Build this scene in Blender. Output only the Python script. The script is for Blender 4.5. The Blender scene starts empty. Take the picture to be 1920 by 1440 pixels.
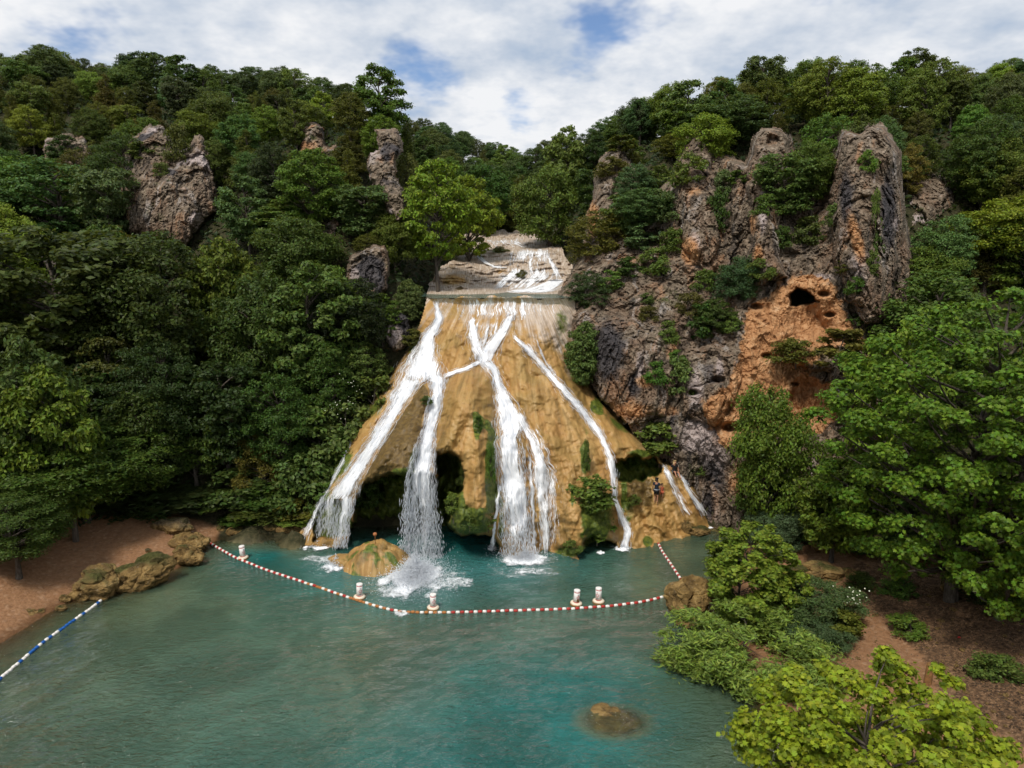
import bpy, math, random
import numpy as np
from mathutils import Vector, Matrix

# ------------------------------------------------------------------ camera, sky, sun, exposure
SC = bpy.context.scene
S = 0.886            # metres per layout unit
CAMH = 22.0          # camera height in layout units
TH = math.radians(10.0)
F = 1331.0           # focal length in photo pixels (1920 wide)
CT, ST = math.cos(TH), math.sin(TH)

cam_d = bpy.data.cameras.new('camera')
cam = bpy.data.objects.new('camera', cam_d)
SC.collection.objects.link(cam)
cam.location = (0, 0, CAMH * S)
cam.rotation_euler = (math.radians(90) - TH, 0, 0)
cam_d.sensor_width = 36.0
cam_d.lens = 36.0 * F / 1920.0
cam_d.clip_start = 0.5
cam_d.clip_end = 6000
SC.camera = cam

SUN_EL, SUN_AZ = math.radians(56), math.radians(208)     # azimuth from +Y, clockwise: behind the camera, to the left
sun_d = bpy.data.lights.new('sun', 'SUN')
sun_d.energy = 2.9
sun_d.angle = math.radians(12)
sun_d.color = (1.0, 0.95, 0.87)
sun = bpy.data.objects.new('sun', sun_d)
SC.collection.objects.link(sun)
sdir = Vector((math.sin(SUN_AZ) * math.cos(SUN_EL), math.cos(SUN_AZ) * math.cos(SUN_EL), math.sin(SUN_EL)))
sun.rotation_euler = sdir.to_track_quat('Z', 'Y').to_euler()

world = bpy.data.worlds.new('World')
SC.world = world
world.use_nodes = True
def build_world():
    nt = world.node_tree
    nt.nodes.clear()
    N = lambda t: nt.nodes.new(t)
    L = nt.links.new
    out = N('ShaderNodeOutputWorld'); bg = N('ShaderNodeBackground')
    bg.inputs['Strength'].default_value = 0.1
    L(bg.outputs[0], out.inputs[0])
    sky = N('ShaderNodeTexSky'); sky.sky_type = 'NISHITA'; sky.sun_disc = False
    sky.sun_elevation = SUN_EL; sky.sun_rotation = SUN_AZ
    sky.air_density = 1.0; sky.dust_density = 0.6; sky.ozone_density = 2.0
    tc = N('ShaderNodeTexCoord')
    sep = N('ShaderNodeSeparateXYZ'); L(tc.outputs['Generated'], sep.inputs[0])
    za = N('ShaderNodeMath'); za.operation = 'MAXIMUM'; za.inputs[1].default_value = 0.0; L(sep.outputs[2], za.inputs[0])
    zb = N('ShaderNodeMath'); zb.operation = 'ADD'; zb.inputs[1].default_value = 0.30; L(za.outputs[0], zb.inputs[0])
    dv = N('ShaderNodeVectorMath'); dv.operation = 'DIVIDE'
    cmb = N('ShaderNodeCombineXYZ')
    for k in range(3): L(zb.outputs[0], cmb.inputs[k])
    L(tc.outputs['Generated'], dv.inputs[0]); L(cmb.outputs[0], dv.inputs[1])
    flat = N('ShaderNodeVectorMath'); flat.operation = 'MULTIPLY'; flat.inputs[1].default_value = (1, 1, 0.15)
    L(dv.outputs[0], flat.inputs[0])
    def noise(scale, detail, rough, dist, off):
        m = N('ShaderNodeVectorMath'); m.operation = 'ADD'; m.inputs[1].default_value = off
        L(flat.outputs[0], m.inputs[0])
        n = N('ShaderNodeTexNoise'); n.inputs['Scale'].default_value = scale
        n.inputs['Detail'].default_value = detail; n.inputs['Roughness'].default_value = rough
        n.inputs['Distortion'].default_value = dist
        L(m.outputs[0], n.inputs['Vector'])
        return n.outputs['Fac']
    n1 = noise(2.4, 5, 0.62, 0.0, (3.1, 7.7, 0.0))      # where the cloud deck opens
    n2 = noise(3.4, 5, 0.60, 0.0, (11.3, 2.2, 4.0))     # grey and white billows
    n3 = n1
    # three openings of blue, in the part of the deck that the photograph shows
    def hole(px, py, r, amp):
        u = (px - 960) / F; v = (py - 720) / F
        d = Vector((u, CT - v * ST, -ST - v * CT)).normalized()
        dp = N('ShaderNodeVectorMath'); dp.operation = 'DISTANCE'; dp.inputs[1].default_value = d
        L(tc.outputs['Generated'], dp.inputs[0])
        mr = N('ShaderNodeMapRange'); mr.interpolation_type = 'SMOOTHSTEP'
        mr.inputs[1].default_value = 0.0; mr.inputs[2].default_value = r
        mr.inputs[3].default_value = amp; mr.inputs[4].default_value = 0.0
        L(dp.outputs['Value'], mr.inputs[0])
        return mr.outputs[0]
    acc = None
    for h in ((780, 118, 0.085, 0.26), (1120, 62, 0.10, 0.22), (965, 198, 0.06, 0.24), (1290, 90, 0.12, 0.10), (860, 140, 0.06, 0.10), (160, 50, 0.12, 0.10), (1560, 30, 0.12, 0.08)):
        o = hole(*h)
        if acc is None: acc = o
        else:
            a = N('ShaderNodeMath'); a.operation = 'ADD'; L(acc, a.inputs[0]); L(o, a.inputs[1]); acc = a.outputs[0]
    sub = N('ShaderNodeMath'); sub.operation = 'SUBTRACT'; L(n1, sub.inputs[0]); L(acc, sub.inputs[1])
    cov = N('ShaderNodeMapRange'); cov.interpolation_type = 'SMOOTHSTEP'
    cov.inputs[1].default_value = 0.20; cov.inputs[2].default_value = 0.40
    L(sub.outputs[0], cov.inputs[0])
    mixn = N('ShaderNodeMath'); mixn.operation = 'MULTIPLY_ADD'; mixn.inputs[1].default_value = 0.45
    L(n3, mixn.inputs[0]); 
    hf = N('ShaderNodeMath'); hf.operation = 'MULTIPLY'; hf.inputs[1].default_value = 0.65; L(n2, hf.inputs[0])
    hz = N('ShaderNodeMapRange'); hz.interpolation_type = 'SMOOTHSTEP'; hz.inputs[1].default_value = 0.0; hz.inputs[2].default_value = 0.42; hz.inputs[3].default_value = 0.13; hz.inputs[4].default_value = 0.0
    L(za.outputs[0], hz.inputs[0])
    ha = N('ShaderNodeMath'); ha.operation = 'ADD'; L(hf.outputs[0], ha.inputs[0]); L(hz.outputs[0], ha.inputs[1])   # decks look denser towards the horizon
    L(ha.outputs[0], mixn.inputs[2])
    ramp = N('ShaderNodeValToRGB')
    e = ramp.color_ramp.elements
    e[0].position = 0.40; e[0].color = (3.0, 4.0, 5.5, 1)
    e[1].position = 0.68; e[1].color = (7.8, 7.9, 8.1, 1)
    m_ = e.new(0.53); m_.color = (4.9, 5.5, 6.4, 1)
    L(mixn.outputs[0], ramp.inputs[0])
    mix = N('ShaderNodeMix'); mix.data_type = 'RGBA'
    L(cov.outputs[0], mix.inputs[0])
    blue = N('ShaderNodeMix'); blue.data_type = 'RGBA'; blue.blend_type = 'MULTIPLY'; blue.inputs[0].default_value = 1.0
    blue.inputs[7].default_value = (0.95, 1.0, 1.12, 1)
    L(sky.outputs[0], blue.inputs[6])
    L(blue.outputs[2], mix.inputs[6]); L(ramp.outputs[0], mix.inputs[7])
    L(mix.outputs[2], bg.inputs['Color'])
build_world()

vs = SC.view_settings
vs.view_transform = 'Standard'; vs.look = 'None'; vs.exposure = 0.20; vs.gamma = 1.0
vs.use_curve_mapping = False
SC.render.engine = 'CYCLES'
cy = SC.cycles
cy.use_adaptive_sampling = True; cy.adaptive_threshold = 0.025; cy.adaptive_min_samples = 24
cy.use_denoising = True
cy.denoiser = 'OPENIMAGEDENOISE'
cy.denoising_input_passes = 'RGB_ALBEDO_NORMAL'
cy.max_bounces = 4; cy.diffuse_bounces = 2; cy.glossy_bounces = 2
cy.transmission_bounces = 3; cy.transparent_max_bounces = 12; cy.volume_bounces = 0
cy.caustics_reflective = False; cy.caustics_refractive = False
cy.sample_clamp_indirect = 4.0

# ------------------------------------------------------------------ layout helpers
C = SC.collection
rng = np.random.default_rng(7)
random.seed(7)

def ray(px, py):
    u = (np.asarray(px, float) - 960) / F; v = (np.asarray(py, float) - 720) / F
    return u, CT - v * ST, -ST - v * CT
def W(px, py, Y):                      # photo pixel + distance (layout units) -> world point
    dx, dy, dz = ray(px, py); t = np.asarray(Y, float) / dy
    return np.stack(np.broadcast_arrays(S * dx * t, S * dy * t, S * (CAMH + dz * t)), -1)
def WZ(px, py, z=0.0):                 # photo pixel -> world point on the level z (layout units)
    dx, dy, dz = ray(px, py); t = (np.asarray(z, float) - CAMH) / dz
    return np.stack(np.broadcast_arrays(S * dx * t, S * dy * t, S * (CAMH + dz * t)), -1)
def YW(px, py, z=0.0): return WZ(px, py, z)[..., 1] / S
def proj(p):
    p = np.asarray(p, float) / S
    x, y, z = p[..., 0], p[..., 1], p[..., 2] - CAMH
    d = y * CT - z * ST; up = y * ST + z * CT
    return 960 + F * x / d, 720 - F * up / d, d

# ------------------------------------------------------------------ numpy noise
_perm = np.random.default_rng(11).permutation(256)
_perm = np.concatenate([_perm, _perm, _perm])
_grad = np.random.default_rng(12).normal(size=(256, 3)); _grad /= np.linalg.norm(_grad, axis=1, keepdims=True)
def perlin(p):
    p = np.asarray(p, float); i = np.floor(p).astype(int); f = p - i; i &= 255
    w = f * f * f * (f * (f * 6 - 15) + 10)
    res = 0
    for a in (0, 1):
        for b in (0, 1):
            for c in (0, 1):
                h = _perm[_perm[_perm[(i[..., 0] + a) & 255] + ((i[..., 1] + b) & 255)] + ((i[..., 2] + c) & 255)]
                g = _grad[h]
                d = (g * (f - np.array([a, b, c]))).sum(-1)
                res = res + d * (w[..., 0] if a else 1 - w[..., 0]) * (w[..., 1] if b else 1 - w[..., 1]) * (w[..., 2] if c else 1 - w[..., 2])
    return res * 1.6
def fbm(p, o=5, g=0.5, lac=2.03):
    r = 0; a = 1.0
    for k in range(o):
        r = r + a * perlin(p + 17.3 * k); p = p * lac; a *= g
    return r
def ridged(p, o=5, g=0.5):
    r = 0; a = 1.0
    for k in range(o):
        r = r + a * (0.6 - np.abs(perlin(p + 9.1 * k)) * 1.6); p = p * 2.1; a *= g
    return r
def cells(p):                          # cellular noise: a random value per cell, and the distance to the cell's border
    i0 = np.floor(p).astype(int); f1 = np.full(p.shape[:-1], 9.0); f2 = f1.copy(); rv = np.zeros(p.shape[:-1])
    for a in (-1, 0, 1):
        for b in (-1, 0, 1):
            for c in (-1, 0, 1):
                i = i0 + np.array([a, b, c]); h = _perm[_perm[_perm[i[..., 0] & 255] + (i[..., 1] & 255)] + (i[..., 2] & 255)]
                d = np.linalg.norm(i + 0.5 + 0.42 * _grad[h] * 1.2 - p, axis=-1)
                m = d < f1; f2 = np.where(m, f1, np.minimum(f2, d)); rv = np.where(m, h / 255.0, rv); f1 = np.where(m, d, f1)
    return rv, f2 - f1
def crag(P, amp=1.0):                   # fractured limestone: upright slabs and joints, smaller chips
    w = P + 0.35 * np.stack([fbm(P * 0.6 + 40, 4), fbm(P * 0.6 + 80, 4), fbm(P * 0.6 + 120, 4)], -1)
    r1, b1 = cells(w * np.array([0.42, 0.42, 0.11])); r2, b2 = cells(w * np.array([1.25, 1.25, 0.55]) + 31); r3, b3 = cells(w * np.array([2.6, 2.6, 1.7]) + 61)
    return amp * (0.62 * (r1 - 0.5) - 0.28 * sstep(0.10, 0.0, b1) + 0.34 * (r2 - 0.5) - 0.12 * sstep(0.12, 0.0, b2) + 0.24 * (r3 - 0.5)
                  + 0.70 * fbm(P * np.array([0.25, 0.25, 0.10]) + 5, 3) + 0.22 * ridged(P * np.array([0.9, 0.9, 0.35]) + 7, 4, 0.55) + 0.10 * fbm(P * 3.0, 4, 0.65))
def sstep(a, b, x):
    t = np.clip((x - a) / (b - a), 0, 1); return t * t * (3 - 2 * t)
def rbf_fit(P, v, smooth=1e-3):
    P = np.asarray(P, float); v = np.asarray(v, float); n = len(P)
    D = np.linalg.norm(P[:, None] - P[None], axis=-1)
    A = np.zeros((n + 3, n + 3)); A[:n, :n] = D - smooth * np.eye(n)
    A[:n, n] = 1; A[:n, n + 1:] = P; A[n, :n] = 1; A[n + 1:, :n] = P.T
    w = np.linalg.solve(A, np.concatenate([v, np.zeros(3)]))
    def f(Q):
        Q = np.asarray(Q, float); sh = Q.shape[:-1]; q = Q.reshape(-1, 2); out = np.empty(len(q))
        for s in range(0, len(q), 20000):
            c = q[s:s + 20000]
            out[s:s + 20000] = np.linalg.norm(c[:, None] - P[None], axis=-1) @ w[:n] + w[n] + c @ w[n + 1:]
        return out.reshape(sh)
    return f
def poly_sd(px, py, poly):             # signed distance in pixels, positive inside
    poly = np.asarray(poly, float); d2 = np.full(np.shape(px), 1e18); ins = np.zeros(np.shape(px), bool)
    n = len(poly)
    for i in range(n):
        a = poly[i]; b = poly[(i + 1) % n]; e = b - a
        wx = px - a[0]; wy = py - a[1]
        t = np.clip((wx * e[0] + wy * e[1]) / (e @ e + 1e-9), 0, 1)
        d2 = np.minimum(d2, (wx - t * e[0]) ** 2 + (wy - t * e[1]) ** 2)
        if a[1] != b[1]:
            c = ((a[1] > py) != (b[1] > py)) & (px < (b[0] - a[0]) * (py - a[1]) / (b[1] - a[1]) + a[0])
            ins ^= c
    d = np.sqrt(d2)
    return np.where(ins, d, -d)

# ------------------------------------------------------------------ mesh helpers
def np_mesh(name, verts, faces, mat=None, smooth=True, attrs=None, uv=None, mats=None, midx=None):
    verts = np.asarray(verts, np.float32).reshape(-1, 3); faces = np.asarray(faces, np.int32)
    me = bpy.data.meshes.new(name)
    k = faces.shape[1]; nf = len(faces)
    me.vertices.add(len(verts)); me.vertices.foreach_set('co', verts.ravel())
    me.loops.add(nf * k); me.loops.foreach_set('vertex_index', faces.ravel())
    me.polygons.add(nf); me.polygons.foreach_set('loop_start', np.arange(0, nf * k, k, dtype=np.int32))
    me.polygons.foreach_set('use_smooth', np.full(nf, smooth))
    if attrs:
        for an, av in attrs.items():
            a = me.attributes.new(an, 'FLOAT', 'POINT'); a.data.foreach_set('value', np.asarray(av, np.float32).ravel())
    if uv is not None:
        l = me.uv_layers.new(name='UVMap'); l.data.foreach_set('uv', np.asarray(uv, np.float32)[faces.ravel()].ravel())
    for m in ([mat] if mat else []) + (mats or []): me.materials.append(m)
    if midx is not None: me.polygons.foreach_set('material_index', np.asarray(midx, np.int32))
    me.update(calc_edges=True)
    return me
def link(name, data, parent=None, label=None, cat=None, group=None, kind=None):
    o = bpy.data.objects.new(name, data); C.objects.link(o)
    if parent is not None: o.parent = parent
    if label: o['label'] = label
    if cat: o['category'] = cat
    if group: o['group'] = group
    if kind: o['kind'] = kind
    return o
def empty(name, loc, label=None, cat=None, group=None, rz=0.0):
    o = link(name, None, None, label, cat, group); o.location = loc; o.rotation_euler = (0, 0, rz)
    o.empty_display_size = 0.3
    return o
def grid_faces(ny, nx, keep=None):
    i = np.arange(ny * nx).reshape(ny, nx)
    f = np.stack([i[:-1, :-1], i[:-1, 1:], i[1:, 1:], i[1:, :-1]], -1).reshape(-1, 4)
    if keep is not None:
        kk = (keep[:-1, :-1] & keep[:-1, 1:] & keep[1:, 1:] & keep[1:, :-1]).ravel(); f = f[kk]
    return f
def compact(verts, faces, *arrs):
    u, inv = np.unique(faces.ravel(), return_inverse=True)
    return (verts[u], inv.reshape(faces.shape).astype(np.int32)) + tuple(a[u] for a in arrs)
class MB:                              # collects tubes, lathes and boxes for one mesh
    def __init__(s): s.v = []; s.f = []; s.n = 0
    def add(s, v, f):
        s.v.append(np.asarray(v, float).reshape(-1, 3)); s.f.append(np.asarray(f, int) + s.n); s.n += len(s.v[-1])
    def tube(s, pts, rad, k=6, cap=True):
        pts = np.asarray(pts, float); n = len(pts); rad = np.broadcast_to(rad, n)
        t = np.gradient(pts, axis=0); t /= np.linalg.norm(t, axis=1, keepdims=True) + 1e-9
        ref = np.array([0.31, 0.22, 0.92]) if abs(t[0, 2]) < 0.9 else np.array([1.0, 0.1, 0])
        a = np.cross(t, ref); a /= np.linalg.norm(a, axis=1, keepdims=True) + 1e-9
        b = np.cross(t, a); th = np.linspace(0, 2 * np.pi, k, endpoint=False)
        v = pts[:, None] + rad[:, None, None] * (np.cos(th)[None, :, None] * a[:, None] + np.sin(th)[None, :, None] * b[:, None])
        f = []
        for i in range(n - 1):
            for j in range(k): f.append((i * k + j, i * k + (j + 1) % k, (i + 1) * k + (j + 1) % k, (i + 1) * k + j))
        s.add(v, f)
        if cap:
            for i in (0, n - 1):
                c = np.vstack([v[i], pts[i][None]])
                s.add(c, [(j, (j + 1) % k, k, k) if i else ((j + 1) % k, j, k, k) for j in range(k)])
    def lathe(s, prof, k=16, origin=(0, 0, 0)):
        prof = np.asarray(prof, float); th = np.linspace(0, 2 * np.pi, k, endpoint=False)
        v = np.stack([prof[:, None, 0] * np.cos(th), prof[:, None, 0] * np.sin(th), np.broadcast_to(prof[:, None, 1], (len(prof), k))], -1) + np.asarray(origin)
        f = [(i * k + j, i * k + (j + 1) % k, (i + 1) * k + (j + 1) % k, (i + 1) * k + j) for i in range(len(prof) - 1) for j in range(k)]
        s.add(v, f)
    def mesh(s, name, mat, smooth=True):
        v = np.vstack(s.v); f = np.vstack(s.f)
        me = bpy.data.meshes.new(name)
        me.from_pydata(v.tolist(), [], [tuple(dict.fromkeys(q)) for q in f.tolist()])
        me.polygons.foreach_set('use_smooth', np.full(len(me.polygons), smooth))
        if mat: me.materials.append(mat)
        me.update()
        return me

# ------------------------------------------------------------------ materials
class NT:
    def __init__(s, name):
        s.m = bpy.data.materials.new(name); s.m.use_nodes = True; s.t = s.m.node_tree; s.t.nodes.clear()
        s.out = s.n('ShaderNodeOutputMaterial')
    def n(s, t, **kw):
        o = s.t.nodes.new(t)
        for k, v in kw.items(): setattr(o, k, v)
        return o
    def l(s, a, b): s.t.links.new(a, b)
    def val(s, x, sock):
        if isinstance(x, (int, float)): sock.default_value = x
        elif isinstance(x, (tuple, list)): sock.default_value = tuple(x) if len(x) != 3 or sock.type == 'VECTOR' else (*x, 1)
        else: s.l(x, sock)
    def attr(s, name): return s.n('ShaderNodeAttribute', attribute_name=name).outputs['Fac']
    def coord(s, which='Object', scale=None):
        o = s.n('ShaderNodeTexCoord').outputs[which]
        if scale is not None:
            m = s.n('ShaderNodeVectorMath', operation='MULTIPLY'); s.l(o, m.inputs[0]); m.inputs[1].default_value = scale; o = m.outputs[0]
        return o
    def noise(s, vec, scale, detail=5, rough=0.55, dist=0.0, out='Fac'):
        n = s.n('ShaderNodeTexNoise'); s.l(vec, n.inputs['Vector']); n.inputs['Scale'].default_value = scale
        n.inputs['Detail'].default_value = detail; n.inputs['Roughness'].default_value = rough; n.inputs['Distortion'].default_value = dist
        return n.outputs[out]
    def vor(s, vec, scale, feature='F1', out='Distance'):
        n = s.n('ShaderNodeTexVoronoi', feature=feature); s.l(vec, n.inputs['Vector']); n.inputs['Scale'].default_value = scale
        return n.outputs[out]
    def mr(s, x, a, b, c=0.0, d=1.0, smooth=True):
        n = s.n('ShaderNodeMapRange'); n.interpolation_type = 'SMOOTHSTEP' if smooth else 'LINEAR'
        s.val(x, n.inputs[0])
        for k, y in zip((1, 2, 3, 4), (a, b, c, d)): s.val(y, n.inputs[k])
        return n.outputs[0]
    def math(s, op, a, b=0.0, c=None, clamp=False):
        n = s.n('ShaderNodeMath', operation=op); n.use_clamp = clamp
        s.val(a, n.inputs[0]); s.val(b, n.inputs[1])
        if c is not None: s.val(c, n.inputs[2])
        return n.outputs[0]
    def mix(s, f, a, b, blend='MIX'):
        n = s.n('ShaderNodeMix'); n.data_type = 'RGBA'; n.blend_type = blend
        s.val(f, n.inputs[0]); s.val(a, n.inputs[6]); s.val(b, n.inputs[7])
        return n.outputs[2]
    def ramp(s, x, stops):
        n = s.n('ShaderNodeValToRGB'); s.l(x, n.inputs[0]); e = n.color_ramp.elements
        while len(e) < len(stops): e.new(0.5)
        for q, (p, c) in zip(e, stops): q.position = p; q.color = (*c, 1)
        return n.outputs[0]
    def bump(s, h, strength=0.5, dist=0.1):
        n = s.n('ShaderNodeBump'); s.l(h, n.inputs['Height']); n.inputs['Strength'].default_value = strength; n.inputs['Distance'].default_value = dist
        return n.outputs[0]
    def pbr(s, col, rough=0.8, normal=None, spec=0.3, alpha=None, finish=True):
        b = s.n('ShaderNodeBsdfPrincipled'); s.val(col, b.inputs['Base Color']); s.val(rough, b.inputs['Roughness'])
        s.val(spec, b.inputs['Specular IOR Level'])
        if normal is not None: s.l(normal, b.inputs['Normal'])
        if alpha is not None: s.val(alpha, b.inputs['Alpha'])
        if finish: s.l(b.outputs[0], s.out.inputs[0])
        return b.outputs[0]

def mat_leaf(name, trans=0.35, rough=0.5):
    t = NT(name)
    oi = t.n('ShaderNodeObjectInfo'); g = t.n('ShaderNodeNewGeometry')
    r = g.outputs['Random Per Island']
    base = oi.outputs['Color']
    k = t.mr(r, 0, 1, 0.60, 1.55, smooth=False)
    hsv = t.n('ShaderNodeHueSaturation'); t.l(base, hsv.inputs['Color']); t.l(k, hsv.inputs['Value'])
    r2 = t.math('FRACT', t.math('MULTIPLY', r, 37.7))
    t.l(t.mr(r2, 0, 1, 0.472, 0.516, smooth=False), hsv.inputs['Hue'])
    # paler leaf undersides
    col = t.mix(t.math('MULTIPLY', g.outputs['Backfacing'], 0.25), hsv.outputs[0], (0.16, 0.20, 0.11))
    b = t.pbr(col, rough, spec=0.22, finish=False)
    tr = t.n('ShaderNodeBsdfTranslucent')
    t.l(t.mix(1.0, col, (1.25, 1.15, 0.45), 'MULTIPLY'), tr.inputs[0])
    mx = t.n('ShaderNodeMixShader'); mx.inputs[0].default_value = trans
    t.l(b, mx.inputs[1]); t.l(tr.outputs[0], mx.inputs[2]); t.l(mx.outputs[0], t.out.inputs[0])
    return t.m
def mat_bark():
    t = NT('bark'); v = t.coord('Object', (1, 1, 0.25))
    n = t.noise(v, 9, 5, 0.6)
    c = t.ramp(n, [(0.3, (0.035, 0.027, 0.02)), (0.6, (0.11, 0.09, 0.07)), (0.8, (0.2, 0.18, 0.15))])
    t.pbr(c, 0.9, t.bump(n, 0.6, 0.05)); return t.m
def mat_plain(name, col, rough=0.6, var=0.25, scale=8, spec=0.3):
    t = NT(name); v = t.coord('Object'); n = t.noise(v, scale, 5, 0.6)
    c = t.mix(t.mr(n, 0.3, 0.7), tuple(x * (1 - var) for x in col), tuple(min(1, x * (1 + var)) for x in col))
    t.pbr(c, rough, t.bump(n, 0.15, 0.02), spec); return t.m

def mat_rock():          # grey limestone with orange flowstone, dark varnish, pale tufa and moss (painted per vertex)
    t = NT('limestone'); v = t.coord('Object')
    big = t.noise(v, 0.35, 4, 0.6, 0.4); mid = t.noise(v, 1.7, 6, 0.72); fine = t.noise(v, 6.5, 4, 0.7)
    base = t.ramp(mid, [(0.30, (0.030, 0.024, 0.018)), (0.44, (0.112, 0.084, 0.058)), (0.55, (0.205, 0.158, 0.112)), (0.72, (0.38, 0.305, 0.23))])
    base = t.mix(t.mr(big, 0.45, 0.68, 0, 0.6), base, (0.19, 0.115, 0.072))
    vv = t.coord('Object', (1, 1, 0.13)); sv = t.noise(vv, 0.9, 5, 0.65, 0.5); sr = t.noise(vv, 0.7, 5, 0.6, 0.8, out='Color')
    srs = t.n('ShaderNodeSeparateColor'); t.l(sr, srs.inputs[0])
    base = t.mix(t.mr(sv, 0.53, 0.66, 0, 0.78), base, (0.030, 0.026, 0.025))
    base = t.mix(t.mr(srs.outputs[1], 0.56, 0.68, 0, 0.55), base, (0.34, 0.185, 0.10))
    base = t.mix(t.mr(srs.outputs[2], 0.57, 0.67, 0, 0.5), base, (0.42, 0.38, 0.35))
    lich = t.noise(v, 3.1, 7, 0.7)
    base = t.mix(t.mr(lich, 0.60, 0.72, 0, 0.45), base, (0.17, 0.155, 0.075))
    base = t.mix(t.mr(fine, 0.66, 0.78, 0, 0.6), base, (0.50, 0.46, 0.42))
    ocol = t.ramp(t.noise(v, 1.1, 7, 0.65, 0.6), [(0.3, (0.13, 0.060, 0.028)), (0.43, (0.34, 0.165, 0.070)), (0.56, (0.47, 0.255, 0.12)), (0.75, (0.58, 0.38, 0.22))])
    pcol = t.ramp(mid, [(0.3, (0.22, 0.18, 0.17)), (0.6, (0.45, 0.37, 0.34)), (0.75, (0.58, 0.50, 0.46))])
    dcol = t.ramp(mid, [(0.3, (0.022, 0.020, 0.021)), (0.6, (0.075, 0.066, 0.066)), (0.8, (0.2, 0.18, 0.18))])
    gcol = t.ramp(fine, [(0.3, (0.025, 0.04, 0.010)), (0.7, (0.085, 0.10, 0.025))])
    def m(att, lo=0.28, hi=0.78):
        a = t.math('ADD', t.attr(att), t.math('MULTIPLY', t.math('SUBTRACT', t.noise(v, 1.3, 6, 0.65), 0.5), 0.9))
        return t.mr(a, lo, hi)
    c = t.mix(m('dark'), base, dcol)
    c = t.mix(m('pale'), c, pcol)
    c = t.mix(m('orange'), c, ocol)
    c = t.mix(m('moss', 0.4, 0.7), c, gcol)
    h = t.math('ADD', t.math('MULTIPLY', mid, 1.0), t.math('MULTIPLY', fine, 0.35))
    cr = t.vor(v, 1.7, 'DISTANCE_TO_EDGE'); h = t.math('ADD', h, t.mr(cr, 0.0, 0.08, -0.25, 0.0))
    t.pbr(c, 0.9, t.bump(h, 0.7, 0.16), 0.2); return t.m

def mat_boulder():       # ochre-brown tufa boulders, mossy on top, darker in the pits
    t = NT('boulder'); v = t.coord('Object'); n = t.noise(v, 1.6, 6, 0.7, 0.4); f = t.noise(v, 6, 5, 0.7)
    c = t.ramp(n, [(0.3, (0.055, 0.034, 0.014)), (0.45, (0.17, 0.105, 0.036)), (0.58, (0.29, 0.185, 0.066)), (0.75, (0.42, 0.30, 0.14))])
    c = t.mix(t.mr(f, 0.58, 0.74, 0, 0.6), c, (0.42, 0.33, 0.22))
    c = t.mix(t.mr(t.attr('dark'), 0.3, 0.8, 0, 0.75), c, t.ramp(f, [(0.35, (0.03, 0.026, 0.018)), (0.7, (0.13, 0.11, 0.08))]))
    a = t.math('ADD', t.attr('moss'), t.math('MULTIPLY', t.math('SUBTRACT', n, 0.5), 0.9))
    c = t.mix(t.mr(a, 0.35, 0.65, 0, 0.9), c, t.ramp(f, [(0.3, (0.022, 0.028, 0.006)), (0.7, (0.085, 0.085, 0.02))]))
    t.pbr(c, 0.85, t.bump(t.math('ADD', n, t.math('MULTIPLY', f, 0.4)), 0.8, 0.3), 0.2); return t.m
def mat_travertine():    # wet ochre tufa, streaked along the flow (UV: across, along), greyer where water films over it
    t = NT('travertine'); uv = t.n('ShaderNodeTexCoord').outputs['UV']; v = t.coord('Object')
    def sc(x, y):
        m = t.n('ShaderNodeVectorMath', operation='MULTIPLY'); t.l(uv, m.inputs[0]); m.inputs[1].default_value = (x, y, 1); return m.outputs[0]
    s1 = t.noise(sc(1, 0.14), 9, 6, 0.62, 0.5); s2 = t.noise(sc(1, 0.09), 34, 5, 0.62, 0.4); n = t.noise(v, 0.45, 5, 0.6, 0.3); f = t.noise(v, 4, 5, 0.65)
    c = t.ramp(s1, [(0.26, (0.20, 0.102, 0.028)), (0.42, (0.335, 0.180, 0.052)), (0.56, (0.425, 0.250, 0.085)), (0.74, (0.51, 0.34, 0.155))])
    c = t.mix(t.mr(n, 0.40, 0.68, 0, 0.55), c, t.ramp(s2, [(0.3, (0.20, 0.135, 0.034)), (0.7, (0.37, 0.25, 0.082))]))
    grey = t.ramp(s2, [(0.3, (0.25, 0.175, 0.115)), (0.48, (0.42, 0.32, 0.23)), (0.62, (0.56, 0.48, 0.40)), (0.78, (0.74, 0.70, 0.66))])
    st = t.noise(sc(1, 0.22), 5.5, 5, 0.6, 0.8)
    c = t.mix(t.mr(st, 0.52, 0.68, 0, 0.7), c, t.ramp(f, [(0.3, (0.10, 0.066, 0.016)), (0.7, (0.22, 0.135, 0.042))]))
    def m(att, lo=0.35, hi=0.65, k=0.7):
        a = t.math('ADD', t.attr(att), t.math('MULTIPLY', t.math('SUBTRACT', t.noise(v, 1.1, 7, 0.65), 0.5), k)); return t.mr(a, lo, hi)
    c = t.mix(m('grey'), c, grey)
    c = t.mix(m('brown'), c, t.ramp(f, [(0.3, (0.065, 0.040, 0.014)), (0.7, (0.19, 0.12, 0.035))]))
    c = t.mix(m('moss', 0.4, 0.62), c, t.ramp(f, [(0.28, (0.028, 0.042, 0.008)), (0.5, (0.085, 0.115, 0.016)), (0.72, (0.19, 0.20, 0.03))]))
    h = t.math('ADD', t.math('MULTIPLY', s2, 0.5), t.math('MULTIPLY', f, 0.45))
    t.pbr(c, t.mr(s1, 0.3, 0.7, 0.62, 0.42), t.bump(h, 0.6, 0.12), 0.35); return t.m

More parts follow.
